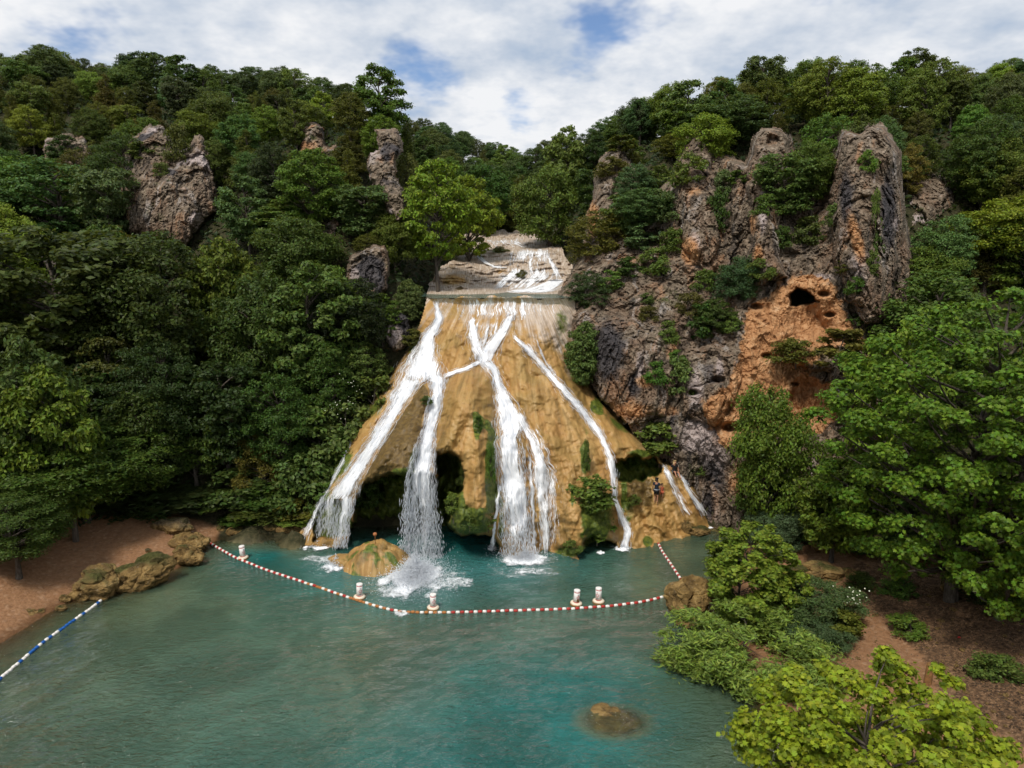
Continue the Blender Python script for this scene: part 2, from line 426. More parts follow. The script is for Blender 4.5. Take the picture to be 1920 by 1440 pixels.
def mat_ground():        # forest floor; bare red-brown sand and gravel near the water
    t = NT('ground'); v = t.coord('Object')
    n = t.noise(v, 0.4, 6, 0.6); f = t.noise(v, 4.5, 7, 0.7); p = t.vor(v, 5.5, 'F1', 'Color')
    soil = t.ramp(f, [(0.3, (0.014, 0.014, 0.006)), (0.5, (0.035, 0.034, 0.014)), (0.7, (0.075, 0.06, 0.03))])
    sand = t.ramp(f, [(0.28, (0.175, 0.085, 0.040)), (0.5, (0.255, 0.132, 0.064)), (0.75, (0.33, 0.185, 0.098))])
    litter = t.ramp(f, [(0.32, (0.040, 0.024, 0.014)), (0.5, (0.125, 0.070, 0.036)), (0.68, (0.27, 0.16, 0.085))])
    peb = t.n('ShaderNodeSeparateColor'); t.l(p, peb.inputs[0])
    sand = t.mix(t.mr(peb.outputs[0], 0.6, 0.95, 0, 0.30), sand, t.mix(peb.outputs[1], (0.12, 0.06, 0.035), (0.48, 0.33, 0.21)))
    a = t.math('ADD', t.attr('sand'), t.math('MULTIPLY', t.math('SUBTRACT', n, 0.5), 0.5))
    c = t.mix(t.mr(a, 0.3, 0.6), soil, sand)
    b = t.math('ADD', t.attr('litter'), t.math('MULTIPLY', t.math('SUBTRACT', t.noise(v, 1.1, 7, 0.7), 0.5), 1.0))
    c = t.mix(t.mr(b, 0.4, 0.62), c, litter)
    w = t.attr('wet')
    c = t.mix(w, c, t.mix(1.0, c, (0.5, 0.46, 0.40), 'MULTIPLY'))
    bed = t.ramp(n, [(0.35, (0.10, 0.085, 0.035)), (0.6, (0.30, 0.26, 0.13))])
    c = t.mix(t.attr('bed'), c, bed)
    h = t.math('ADD', f, t.math('MULTIPLY', t.vor(v, 5.5), -0.6))
    t.pbr(c, t.mr(w, 0, 1, 0.95, 0.55), t.bump(h, 0.5, 0.12), 0.2); return t.m

def mat_water():         # turbid green-blue pool: the body of the water thickens with depth over the bed
    t = NT('pool_water'); v = t.coord('Object')
    d = t.attr('depth')
    wind = t.noise(t.coord('Object', (1, 1.3, 1)), 0.16, 4, 0.55)
    w1 = t.noise(t.coord('Object', (1.0, 1.7, 1)), 2.1, 4, 0.6, 0.5); w2 = t.noise(t.coord('Object', (1.0, 1.9, 1)), 4.4, 3, 0.6, 0.6)
    h = t.math('ADD', t.math('MULTIPLY', w1, 1.0), t.math('MULTIPLY', w2, t.mr(wind, 0.35, 0.65, 0.3, 0.8)))
    h = t.math('MULTIPLY', h, t.mr(t.attr('calm'), 0, 1, 1.0, 0.35))
    bp = t.n('ShaderNodeBump'); bp.inputs['Strength'].default_value = 0.9; bp.inputs['Distance'].default_value = 0.24; t.l(h, bp.inputs['Height'])
    nb = bp.outputs[0]
    murk = t.noise(v, 0.22, 5, 0.6, 0.5)
    shallow = t.mix(t.mr(murk, 0.42, 0.66), (0.058, 0.098, 0.062), (0.102, 0.146, 0.090))
    deep = t.mix(t.mr(murk, 0.3, 0.7), (0.004, 0.082, 0.074), (0.014, 0.140, 0.128))
    dd = t.math('ADD', d, t.math('MULTIPLY', t.math('SUBTRACT', murk, 0.5), 1.2))
    col = t.mix(t.mr(dd, 0.7, 2.7), shallow, deep)
    col = t.mix(t.attr('milk'), col, (0.14, 0.24, 0.23))
    dif = t.n('ShaderNodeBsdfDiffuse'); t.l(col, dif.inputs[0]); t.l(nb, dif.inputs['Normal'])
    tr = t.n('ShaderNodeBsdfTransparent'); tr.inputs[0].default_value = (0.80, 0.88, 0.78, 1)
    op = t.math('SUBTRACT', 1.0, t.math('POWER', 2.718, t.math('MULTIPLY', d, -2.1)), clamp=True)
    m1 = t.n('ShaderNodeMixShader'); t.l(op, m1.inputs[0]); t.l(tr.outputs[0], m1.inputs[1]); t.l(dif.outputs[0], m1.inputs[2])
    gl = t.n('ShaderNodeBsdfGlossy'); gl.inputs['Roughness'].default_value = 0.07; gl.inputs[0].default_value = (1, 1, 1, 1); t.l(nb, gl.inputs['Normal'])
    fr = t.n('ShaderNodeFresnel'); fr.inputs['IOR'].default_value = 1.33; t.l(nb, fr.inputs['Normal'])
    m2 = t.n('ShaderNodeMixShader'); t.l(fr.outputs[0], m2.inputs[0]); t.l(m1.outputs[0], m2.inputs[1]); t.l(gl.outputs[0], m2.inputs[2])
    t.l(m2.outputs[0], t.out.inputs[0]); return t.m

def mat_whitewater():    # aerated sheet: strands of white along the flow with clear gaps (UV in metres: across, along; 'edge' 0 rim .. 1 middle)
    t = NT('white_water'); uv = t.n('ShaderNodeTexCoord').outputs['UV']
    def sc(x, y):
        m = t.n('ShaderNodeVectorMath', operation='MULTIPLY'); t.l(uv, m.inputs[0]); m.inputs[1].default_value = (x, y, 1); return m.outputs[0]
    a = t.noise(sc(1, 0.07), 4.2, 6, 0.68, 0.5); b = t.noise(sc(1, 0.10), 15.0, 4, 0.7, 0.3)
    k = t.math('ADD', t.math('MULTIPLY', t.math('SUBTRACT', a, 0.5), 1.9), t.math('MULTIPLY', t.math('SUBTRACT', b, 0.5), 1.5))
    k = t.math('ADD', k, t.math('MULTIPLY', t.attr('edge'), 0.98))
    al = t.mr(k, 0.30, 0.78)
    col = t.mix(t.mr(b, 0.30, 0.55), (0.80, 0.84, 0.89), (0.97, 0.97, 0.98))
    dif = t.pbr(col, 0.45, t.bump(k, 0.35, 0.06), 0.3, finish=False)
    tl = t.n('ShaderNodeBsdfTranslucent'); t.l(col, tl.inputs[0])
    mx = t.n('ShaderNodeMixShader'); mx.inputs[0].default_value = 0.12; t.l(dif, mx.inputs[1]); t.l(tl.outputs[0], mx.inputs[2])
    tp = t.n('ShaderNodeBsdfTransparent')
    m2 = t.n('ShaderNodeMixShader'); t.l(al, m2.inputs[0]); t.l(tp.outputs[0], m2.inputs[1]); t.l(mx.outputs[0], m2.inputs[2])
    t.l(m2.outputs[0], t.out.inputs[0]); return t.m
def mat_foam():
    t = NT('foam'); v = t.coord('Object')
    a = t.noise(v, 2.2, 6, 0.74, 1.0); b = t.noise(v, 9, 5, 0.72, 0.8)
    k = t.math('ADD', t.math('MULTIPLY', a, 0.75), t.math('MULTIPLY', b, 0.45))
    k = t.math('ADD', k, t.math('MULTIPLY', t.math('SUBTRACT', t.attr('edge'), 0.5), 0.9))
    al = t.mr(k, 0.44, 0.86)
    dif = t.pbr((0.94, 0.95, 0.96), 0.6, t.bump(k, 0.3, 0.05), 0.3, finish=False)
    tp = t.n('ShaderNodeBsdfTransparent')
    m2 = t.n('ShaderNodeMixShader'); t.l(al, m2.inputs[0]); t.l(tp.outputs[0], m2.inputs[1]); t.l(dif, m2.inputs[2])
    t.l(m2.outputs[0], t.out.inputs[0]); return t.m
def mat_drop():
    t = NT('spray'); b = t.pbr((0.88, 0.90, 0.93), 0.4, spec=0.4, finish=False)
    tl = t.n('ShaderNodeBsdfTranslucent'); tl.inputs[0].default_value = (0.85, 0.88, 0.92, 1)
    mx = t.n('ShaderNodeMixShader'); mx.inputs[0].default_value = 0.5; t.l(b, mx.inputs[1]); t.l(tl.outputs[0], mx.inputs[2])
    t.l(mx.outputs[0], t.out.inputs[0]); return t.m

M = dict(boulder=mat_boulder(), leaf=mat_leaf('leaf'), bark=mat_bark(), rock=mat_rock(), trav=mat_travertine(), ground=mat_ground(), water=mat_water(),
         white=mat_whitewater(), foam=mat_foam(), drop=mat_drop())
# ------------------------------------------------------------------ the lie of the land
def px_pts(lst): return [tuple(WZ(a, b, z) / S) for a, b, z in lst]
LAND = []
LAND += px_pts([(0, 1205, 0), (60, 1165, 0), (115, 1132, 0), (210, 1112, 0), (300, 1085, 0), (365, 1052, 0), (385, 1022, 0), (430, 1003, 0), (500, 1006, 0), (560, 1008, 0),
                (-150, 1300, 0), (-400, 1480, 0),
                (1345, 990, 0), (1400, 1012, 0), (1400, 1060, 0.2), (1335, 1110, 0), (1330, 1180, 0), (1370, 1255, 0), (1430, 1330, 0), (1470, 1420, 0), (1500, 1600, 0), (1540, 1900, 0)])
LAND += px_pts([(900, 1060, -3.6), (880, 1110, -3.4), (760, 1120, -2.6), (1000, 1100, -2.4), (1000, 1200, -1.3), (1060, 1390, -2.7), (950, 1430, -2.5), (1200, 1430, -2.4), (820, 1420, -2.1), (1080, 1290, -2.0), (700, 1230, -1.1), (760, 1330, -1.6),
                (430, 1160, -0.9), (400, 1250, -1.3), (520, 1100, -2.7), (450, 1090, -2.4), (1160, 1110, -1.4), (1220, 1060, -1.1), (200, 1350, -1.2), (600, 1430, -1.6), (1250, 1280, -1.6),
                (60, 1290, -0.6), (1340, 1400, -1.0), (1290, 1040, -0.7), (650, 1040, -2.0), (400, 1440, -1.5),
                (960, 1800, -3), (300, 1900, -2.0), (-200, 1600, -0.8)])
LAND += px_pts([(150, 1060, 0.7), (270, 1010, 0.9), (60, 1100, 0.8), (0, 1130, 0.8), (0, 1040, 2.0), (180, 985, 1.6), (330, 985, 1.2), (470, 985, 1.2), (550, 985, 1.6),
                (1700, 1200, 0.5), (1600, 1150, 0.5), (1500, 1090, 0.5), (1850, 1250, 1.2), (1650, 1330, 0.5), (1750, 1400, 0.7), (1920, 1400, 1.2), (1600, 1030, 1.5), (1470, 1010, 0.9), (1750, 1090, 1.4), (1900, 1130, 2.6), (1650, 1600, 0.6)])
LAND += [(-3, 58, -1), (-3, 62, 8), (-2, 65, 14), (0, 66.5, 17.6), (4, 60, 0), (5, 64, 10), (7, 60, 3), (-8, 60, 4), (-8, 64, 13), (0, 70, 17.4), (-1, 80, 18.0), (-1.5, 95, 22.0), (-2, 110, 24.4), (-2, 130, 27), (0, 160, 31), (0, 200, 42), (0, 240, 48), (0, 320, 52), (0, 420, 50),
         (-24, 60, 3), (-30, 66, 9), (-40, 78, 20), (-42, 90, 29), (-48, 100, 36), (-60, 115, 44), (-68, 140, 51), (-75, 170, 56), (-80, 230, 58),
         (-50, 60, 7), (-60, 75, 19), (-80, 90, 33), (-95, 115, 46), (-110, 150, 56), (-130, 200, 60), (-45, 50, 3), (-60, 50, 7), (-80, 60, 19), (-120, 80, 38), (-150, 120, 58), (-100, 30, 15), (-60, 20, 5), (-46, 32, 1.5),
         (-14.5, 59, 6), (-13, 63, 12), (-12, 67, 16.5), (-11, 71, 19.5), (-18, 66, 13), (-20, 80, 30), (-17, 85, 33), (-25, 75, 22), (-14, 92, 35), (-17, 102, 37), (-30, 95, 36), (-35, 115, 43), (-12, 112, 34), (-15, 132, 39), (-20, 160, 46), (-40, 170, 54), (-10, 190, 47),
         (-12, 75, 20.6), (-11, 85, 24), (-9.5, 95, 26.5), (-9.5, 72, 17.4), (-9, 79, 18.4), (-7, 86, 20.2), (-6, 95, 22.2), (-8, 110, 27.5),
         (10, 69, 19.6), (12.5, 75, 23.5), (11, 85, 26), (9, 95, 28), (7.6, 72, 17.4), (7.6, 80, 18.2), (7, 88, 20.0), (6, 95, 22.0), (5, 102, 24.2), (8, 110, 30), (10, 130, 36), (12, 160, 43),
         (14, 61, 4), (14, 66, 13), (14, 72, 24), (14, 80, 31), (16, 95, 36), (20, 115, 39), (20, 140, 41),
         (24, 58.5, 4), (25, 64, 15), (26, 71, 27), (28, 79, 34), (32, 95, 38), (36, 110, 40), (40, 140, 42),
         (31, 58, 5), (34, 64, 14), (36, 71, 28), (39, 85, 37), (46, 100, 41), (38, 56, 5), (43, 60, 13), (48, 70, 25), (56, 85, 35), (70, 105, 42), (90, 130, 47), (60, 60, 17), (80, 70, 31), (110, 90, 47), (50, 48, 7), (70, 45, 14), (45, 38, 3.4), (60, 30, 6), (100, 40, 25), (130, 60, 45),
         (0, 0, -2), (-30, 0, -1), (-60, 0, 3), (30, 4, 1.0), (50, 0, 3), (150, 160, 60), (160, 250, 60), (-170, 260, 66), (80, 200, 56), (-60, 330, 58), (80, 330, 56), (-200, 60, 60), (200, 80, 62), (-120, -30, 20), (120, -30, 25), (0, -60, 0), (400, 500, 60), (-400, 500, 60), (0, 600, 48)]
LAND = np.array(LAND)
_land = rbf_fit(LAND[:, :2], LAND[:, 2], 0.02)
def ground_z(x, y):                    # world metres -> terrain height in metres
    q = np.stack(np.broadcast_arrays(np.asarray(x, float), np.asarray(y, float)), -1) / S
    z = _land(q)
    p = np.concatenate([q, np.zeros(q.shape[:-1] + (1,))], -1)
    hill = sstep(2.0, 9.0, z)
    z = z + hill * (1.2 * fbm(p * 0.11, 4) + 0.35 * fbm(p * 0.55, 3)) + (1 - hill) * (0.10 * fbm(p * 0.35, 3) + 0.03 * fbm(p * 1.7, 3)) * sstep(-0.2, 0.5, np.abs(z))
    return z * S

L_BEACH = [(-300, 1420), (-300, 1040), (0, 1040), (160, 975), (300, 968), (400, 995), (390, 1050), (300, 1090), (200, 1125), (60, 1190)]
R_BEACH = [(1335, 1000), (1450, 1005), (1600, 1015), (1760, 1035), (1930, 1090), (2500, 1250), (2500, 2200), (1450, 2200), (1400, 1440), (1330, 1250), (1270, 1140)]
R_LITTER = [(1600, 1060), (1740, 1060), (1960, 1130), (2100, 1350), (1960, 1420), (1800, 1330), (1740, 1240), (1690, 1180), (1610, 1120)]
def axis(lo, a, b, hi, fine, grow=1.12):
    c = list(np.arange(a, b, fine)); s = fine
    while c[-1] < hi: s *= grow; c.append(c[-1] + s)
    s = fine
    while c[0] > lo: s *= grow; c.insert(0, c[0] - s)
    return np.array(c)
gx = axis(-900, -40, 42, 900, 0.55); gy = axis(-160, 12, 92, 1500, 0.55)
GX, GY = np.meshgrid(gx, gy)
GZ = ground_z(GX, GY)
gpx, gpy, gd = proj(np.stack([GX, GY, GZ], -1))
ok = gd > 2
gpx = np.where(ok, gpx, 960); gpy = np.where(ok, gpy, 3000)
sandm = np.maximum(sstep(-40, 25, poly_sd(gpx, gpy, L_BEACH)), sstep(-40, 25, poly_sd(gpx, gpy, R_BEACH))) * sstep(3.6, 2.2, GZ)
littm = sstep(-50, 40, poly_sd(gpx, gpy, R_LITTER)) * sstep(0.3, 0.5, GZ)
near_cam = GY < 28
sandm = np.where(near_cam & (GZ < 2), 1.0, sandm)
wet = sstep(0.22, 0.02, GZ); bed = sstep(0.0, -0.35, GZ)
gm = np_mesh('ground', np.stack([GX, GY, GZ], -1), grid_faces(len(gy), len(gx)), M['ground'],
             attrs=dict(sand=sandm, litter=littm, wet=wet, bed=bed))
ground = link('ground', gm, kind='structure')

# ------------------------------------------------------------------ reliefs: rock faces built as deep surfaces in front of the hill
class Relief:
    def __init__(s, x0, x1, y0, y1, step):
        s.xs = np.arange(x0, x1 + step, step); s.ys = np.arange(y0, y1 + step, step)
        s.PX, s.PY = np.meshgrid(s.xs, s.ys); s.Y = None; s.step = step
    def at(s, px, py):                 # bilinear distance at a pixel
        px = np.asarray(px, float); py = np.asarray(py, float)
        fx = np.clip((px - s.xs[0]) / s.step, 0, len(s.xs) - 1.001); fy = np.clip((py - s.ys[0]) / s.step, 0, len(s.ys) - 1.001)
        i = fx.astype(int); j = fy.astype(int); a = fx - i; b = fy - j; Y = s.Y
        return (Y[j, i] * (1 - a) + Y[j, i + 1] * a) * (1 - b) + (Y[j + 1, i] * (1 - a) + Y[j + 1, i + 1] * a) * b
    def build(s, name, keep, mat, attrs, uv=None, smooth=True):
        P = W(s.PX, s.PY, s.Y).reshape(-1, 3); f = grid_faces(*s.PX.shape, keep=keep)[:, ::-1]
        arrs = [np.asarray(a, np.float32).ravel() for a in attrs.values()]
        r = compact(P, f, *(arrs + ([uv.reshape(-1, 2)] if uv is not None else [])))
        return np_mesh(name, r[0], r[1], mat, smooth=smooth, attrs=dict(zip(attrs.keys(), r[2:2 + len(arrs)])), uv=r[-1] if uv is not None else None)

# ---- travertine mound of the falls
MOUND_OUT = [(800, 568), (802, 561), (880, 558), (960, 557), (1030, 559), (1074, 562), (1084, 600), (1092, 660), (1112, 728), (1150, 768), (1195, 815), (1228, 846), (1246, 862), (1272, 866), (1296, 890), (1322, 940), (1346, 985), (1352, 1000),
             (1335, 1004), (1300, 1012), (1262, 1022), (1225, 1034), (1180, 1036), (1130, 1044), (1075, 1056), (1040, 1056), (980, 1052), (935, 1040), (880, 1030), (700, 1030), (600, 1024), (556, 1020), (562, 1000), (584, 950), (612, 892), (646, 828), (690, 764), (735, 700), (768, 650), (788, 606)]
mo = Relief(548, 1356, 540, 1066, 1.7)
PX, PY = mo.PX, mo.PY
mpts = [(800, 556, 66.2), (880, 556, 66.2), (950, 556, 66.2), (1030, 556, 66.2), (1080, 560, 66.2), (830, 566, 65.0), (950, 565, 64.9), (1050, 567, 65.0), (830, 582, 63.9), (950, 582, 63.6), (1050, 584, 63.9),
        (790, 600, 64), (818, 610, 63.0), (870, 610, 62.4), (940, 610, 62.3), (1000, 610, 62.3), (1060, 610, 63.5), (1084, 620, 64.5),
        (775, 650, 62.6), (815, 650, 61.5), (870, 655, 60.6), (935, 655, 60.9), (1000, 655, 60.6), (1060, 660, 61.8), (1095, 680, 63),
        (730, 705, 61.2), (790, 705, 60.0), (832, 705, 58.6), (880, 690, 57.8), (918, 700, 58.2), (960, 705, 58.7), (1020, 710, 58.9), (1080, 715, 60.0), (1112, 730, 61.5),
        (690, 765, 59.4), (740, 760, 57.6), (795, 745, 56.4), (815, 765, 55.8), (870, 755, 54.4), (920, 765, 55.2), (980, 770, 55.2), (1050, 780, 56.0), (1110, 790, 57.6), (1160, 790, 59.3),
        (645, 830, 57.4), (690, 830, 54.8), (750, 830, 52.6), (795, 840, 51.6), (840, 830, 51.6), (900, 830, 52.0), (925, 850, 52.2), (960, 850, 52.2), (1030, 850, 53.0), (1100, 850, 54.6), (1150, 850, 55.6), (1190, 830, 57.0), (1225, 850, 57.4),
        (612, 895, 55.6), (650, 895, 52.8), (700, 895, 51.6), (770, 890, 50.2), (870, 900, 50.4), (905, 900, 50.6), (935, 915, 50.8), (980, 920, 51.2), (1040, 920, 51.4), (1100, 920, 52.6), (1145, 920, 53.2), (1185, 925, 54.0), (1230, 900, 56.2), (1250, 872, 57.6), (1290, 895, 57.6),
        (584, 955, 53.8), (620, 960, 51.9), (670, 960, 50.4), (880, 975, 49.8), (920, 975, 50.2), (960, 975, 50.6), (1040, 980, 51.2), (1100, 975, 51.4), (1140, 980, 52.2), (1180, 975, 53.0), (1220, 945, 54.4), (1262, 935, 55.6), (1300, 940, 56.6), (1330, 960, 57.0),
        (560, 1012, YW(560, 1012)), (610, 1005, 52.4), (860, 1000, 49.6), (920, 1005, 50.2), (960, 1015, 50.4), (1000, 1040, 50.6), (1060, 1045, 50.3), (1110, 1030, 50.9), (1180, 1025, 52.2), (1230, 1018, 53.0), (1280, 1005, 54.2), (1345, 992, YW(1345, 992)),
        (1346, 1060, 49), (1200, 1066, 49.5), (1060, 1066, 49.2), (900, 1050, 50.5), (700, 1040, 52), (560, 1050, 51.5)]
mf = rbf_fit([(a, b) for a, b, _ in mpts], [c for *_, c in mpts], 1.0)
MY = mf(np.stack([PX, PY], -1))
fan = np.arctan2(PX - 945, PY - 400) * 3.2           # across-flow coordinate: flow lines fan out from above the lip
run = np.hypot(PX - 945, PY - 400) / 160.0
P3 = np.stack([fan * 5.5, run * 0.9, np.zeros_like(fan)], -1)
low = sstep(560, 660, PY)
MY -= low * (0.45 * fbm(P3 * np.array([0.55, 1.3, 1]), 3, 0.5) + 0.07 * ridged(np.stack([fan * 9 + 0.9 * fbm(P3 * 1.5, 2), run * 3.0, run * 0 + 4], -1), 3, 0.5))
Pw = W(PX, PY, MY) / S
MY -= (0.60 * fbm(Pw * 0.22 + 4, 3) + 0.26 * fbm(Pw * 0.6, 4, 0.55)) * (0.3 + low) + 0.07 * fbm(Pw * 2.6, 3) + low * 0.10 * np.abs(fbm(Pw * np.array([0.5, 0.5, 1.6]) + 8, 3))
# scalloped knobbly rock at the lower right
knob = sstep(0, 40, poly_sd(PX, PY, [(1140, 880), (1240, 880), (1262, 960), (1330, 1000), (1300, 1030), (1160, 1036), (1165, 960)]))
MY -= knob * 0.55 * ridged(Pw * 0.42 + 3, 4, 0.5)
# raised tongues of rock between the streams
def tongue(poly, h, r=26):
    global MY
    MY -= h * np.sqrt(np.clip(poly_sd(PX, PY, poly) / r, 0, 1))
tongue([(884, 686), (908, 692), (926, 712), (928, 790), (930, 900), (925, 1000), (850, 1000), (838, 960), (868, 900), (868, 865), (818, 846), (820, 790), (832, 730), (850, 700)], 1.7, 34)
tongue([(792, 716), (806, 724), (808, 752), (798, 780), (790, 830), (770, 890), (690, 900), (672, 915), (690, 872), (720, 810), (760, 748)], 1.3, 26)
tongue([(1130, 880), (1150, 890), (1160, 1010), (1080, 1040), (1060, 1040), (1060, 950)], 0.9, 40)
tongue([(945, 700), (975, 690), (1020, 720), (1070, 790), (1110, 850), (1120, 900), (1060, 1030), (1036, 1030), (1036, 900), (1010, 820), (980, 770)], 0.9, 44)
tongue([(836, 612), (870, 640), (878, 680), (846, 694), (836, 660)], 0.6, 20)
# caves and undercuts
CAVE_B = [(816, 852), (838, 847), (860, 858), (871, 884), (868, 918), (852, 950), (842, 978), (852, 998), (890, 1002), (926, 1004), (938, 1024), (938, 1060), (700, 1060), (752, 1000), (812, 992)]
CAVE_A = [(668, 925), (690, 902), (730, 890), (772, 888), (818, 888), (818, 1060), (640, 1060), (655, 1000), (664, 965)]
CAVE_C = [(1150, 868), (1165, 858), (1200, 856), (1226, 858), (1246, 872), (1236, 892), (1204, 902), (1182, 908), (1160, 902), (1150, 888)]
CAVE_D = [(1078, 1070), (1086, 1030), (1100, 1012), (1130, 1006), (1150, 1014), (1162, 1030), (1166, 1070)]
CAVE_E = [(588, 968), (606, 940), (634, 934), (664, 948), (660, 1000), (640, 1012), (590, 1014)]
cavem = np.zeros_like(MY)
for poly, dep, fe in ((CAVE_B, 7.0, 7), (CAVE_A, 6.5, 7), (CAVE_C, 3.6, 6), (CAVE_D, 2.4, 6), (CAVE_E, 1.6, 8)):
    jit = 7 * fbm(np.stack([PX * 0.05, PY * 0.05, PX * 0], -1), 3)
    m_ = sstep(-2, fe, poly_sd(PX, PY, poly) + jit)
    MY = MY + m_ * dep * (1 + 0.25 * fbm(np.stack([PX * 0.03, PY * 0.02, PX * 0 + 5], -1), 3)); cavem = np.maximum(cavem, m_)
# round the flanks back into the hill
sdm = poly_sd(PX, PY, MOUND_OUT)
edge = 1 - np.clip(sdm / 26, 0, 1)
side = sstep(600, 640, PY) * sstep(1000, 960, PY)
MY = MY + 2.2 * edge ** 2 * side
mo.Y = MY
grey = sstep(705, 590, PY + 0.12 * np.abs(PX - 950)) * 0.48 + 0.26 * fbm(P3 * np.array([0.9, 0.8, 1]) + 9, 3) + 0.35 * sstep(770, 700, PY) * sstep(940, 1060, PX)
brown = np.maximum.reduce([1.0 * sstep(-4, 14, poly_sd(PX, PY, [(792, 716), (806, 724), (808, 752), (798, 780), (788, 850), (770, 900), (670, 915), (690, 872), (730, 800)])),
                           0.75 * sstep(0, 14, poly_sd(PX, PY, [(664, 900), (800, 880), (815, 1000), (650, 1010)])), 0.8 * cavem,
                           0.55 * sstep(0, 20, poly_sd(PX, PY, [(1140, 880), (1240, 890), (1225, 960), (1170, 960)])),
                           0.5 * sstep(10, -25, poly_sd(PX, PY, MOUND_OUT) - 22) * side])
brown = brown + 0.34 * sstep(0.05, 0.6, fbm(P3 * np.array([0.9, 1.0, 1]) + 21, 4)) * low + 0.25 * sstep(0.1, 0.7, fbm(Pw * 0.35 + 33, 4))
def blob(cx, cy, rx, ry, rot=0.0):
    c, s_ = math.cos(rot), math.sin(rot); dx = PX - cx; dy = PY - cy
    return np.exp(-(((dx * c + dy * s_) / rx) ** 2 + ((-dx * s_ + dy * c) / ry) ** 2))
moss = np.maximum.reduce([1.1 * blob(920, 880, 12, 85), 1.2 * blob(880, 980, 44, 26), 0.9 * blob(858, 960, 16, 40), 1.1 * blob(895, 800, 9, 26), 0.9 * blob(785, 860, 20, 34, 0.3), 0.8 * blob(760, 885, 40, 12), 0.8 * blob(804, 752, 8, 12),
                          1.0 * blob(1096, 860, 8, 36), 0.8 * blob(1073, 930, 5, 25), 1.1 * blob(1118, 970, 34, 60), 0.9 * blob(1065, 1035, 34, 12), 0.8 * blob(1200, 850, 40, 10), 0.7 * blob(1170, 920, 10, 60), 0.9 * blob(1215, 1015, 12, 14), 0.6 * blob(1180, 960, 16, 30),
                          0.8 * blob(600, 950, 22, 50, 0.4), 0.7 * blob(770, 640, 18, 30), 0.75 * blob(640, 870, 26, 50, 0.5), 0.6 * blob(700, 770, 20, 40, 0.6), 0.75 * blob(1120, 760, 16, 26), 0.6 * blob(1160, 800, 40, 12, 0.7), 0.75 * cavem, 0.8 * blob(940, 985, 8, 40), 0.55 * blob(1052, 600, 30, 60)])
moss = moss + 0.38 * sstep(0.15, 0.7, fbm(Pw * 0.4 + 50, 4)) * sstep(640, 800, PY)
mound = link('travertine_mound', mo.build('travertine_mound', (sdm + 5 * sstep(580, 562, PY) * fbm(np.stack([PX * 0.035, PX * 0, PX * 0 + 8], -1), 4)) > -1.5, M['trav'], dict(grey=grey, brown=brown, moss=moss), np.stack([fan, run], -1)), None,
             'domed ochre travertine mound under the waterfall with dark caves along its foot', 'rock')

# ---- upper cascade and its pond
UP_OUT = [(798, 560), (806, 530), (826, 502), (856, 488), (862, 466), (866, 440), (930, 434), (1016, 434), (1040, 446), (1050, 462), (1062, 476), (1080, 510), (1092, 540), (1096, 566), (960, 556)]
up = Relief(780, 1100, 430, 572, 1.25)
PX, PY = up.PX, up.PY
upts = [(790, 572, 64.8), (950, 572, 64.8), (1100, 572, 64.8), (790, 561, 66.6), (950, 561, 66.6), (1100, 561, 66.6), (790, 555, 70.8), (950, 555, 70.8), (1100, 555, 70.8), (790, 549.5, 74), (950, 549, 76), (1100, 549, 76),
        (800, 540, 75), (950, 540, 77.5), (1090, 538, 77.5), (820, 515, 78), (900, 516, 80), (1000, 518, 80), (1060, 518, 80), (870, 492, 83), (940, 500, 83), (980, 502, 83), (1040, 496, 83),
        (900, 474, 88), (960, 478, 86.5), (1030, 478, 86.5), (890, 460, 94), (950, 464, 92.5), (1000, 462, 92.5), (1060, 464, 91), (890, 442, 101), (950, 437, 102), (1000, 439, 102), (1080, 440, 98), (790, 440, 92), (1100, 500, 82)]
uf = rbf_fit([(a, b * 2.2) for a, b, _ in upts], [c for *_, c in upts], 0.5)
UY = uf(np.stack([PX, PY * 2.2], -1))
q = np.stack([PX / 46, PY / 15, PX * 0], -1)
UY += (0.9 * fbm(q, 5, 0.55) + 1.6 * (np.floor(PY / 13 + 0.9 * fbm(q * 0.6 + 3, 3)) * 13 - PY + 6) / 13 * 0.3 + 0.5 * np.abs(fbm(q * 2 + 7, 4))) * sstep(549, 538, PY)
up.Y = UY
pond = np.exp(-((PY - 547) / 8.0) ** 2)
def ublob(cx, cy, rx, ry): return np.exp(-(((PX - cx) / rx) ** 2 + ((PY - cy) / ry) ** 2))
ug = 1.1 - 0.8 * ublob(850, 525, 50, 18) - 0.7 * ublob(945, 510, 24, 8) - 0.5 * ublob(940, 478, 14, 10) - 0.5 * ublob(928, 563, 7, 8) - 0.4 * ublob(1012, 482, 10, 10) - 0.35 * ublob(920, 440, 40, 6)
ub = 0.6 * ublob(920, 476, 18, 10) + 0.9 * ublob(862, 541, 9, 4) + 0.5 * ublob(845, 500, 20, 8)
um = 0.9 * ublob(935, 470, 16, 6) + 1.0 * ublob(978, 516, 9, 8) + 0.6 * ublob(905, 482, 8, 6)
cascade = link('cascade_rock', up.build('cascade_rock', (poly_sd(PX, PY, UP_OUT) + 7 * fbm(np.stack([PX * 0.04, PY * 0.06, PX * 0 + 4], -1), 3) * sstep(548, 536, PY)) > -1, M['trav'], dict(grey=ug, brown=ub, moss=um), np.stack([PX / 60, PY / 25], -1)), None,
               'stepped pale rock ledges of the upper cascade above the main falls', 'rock')

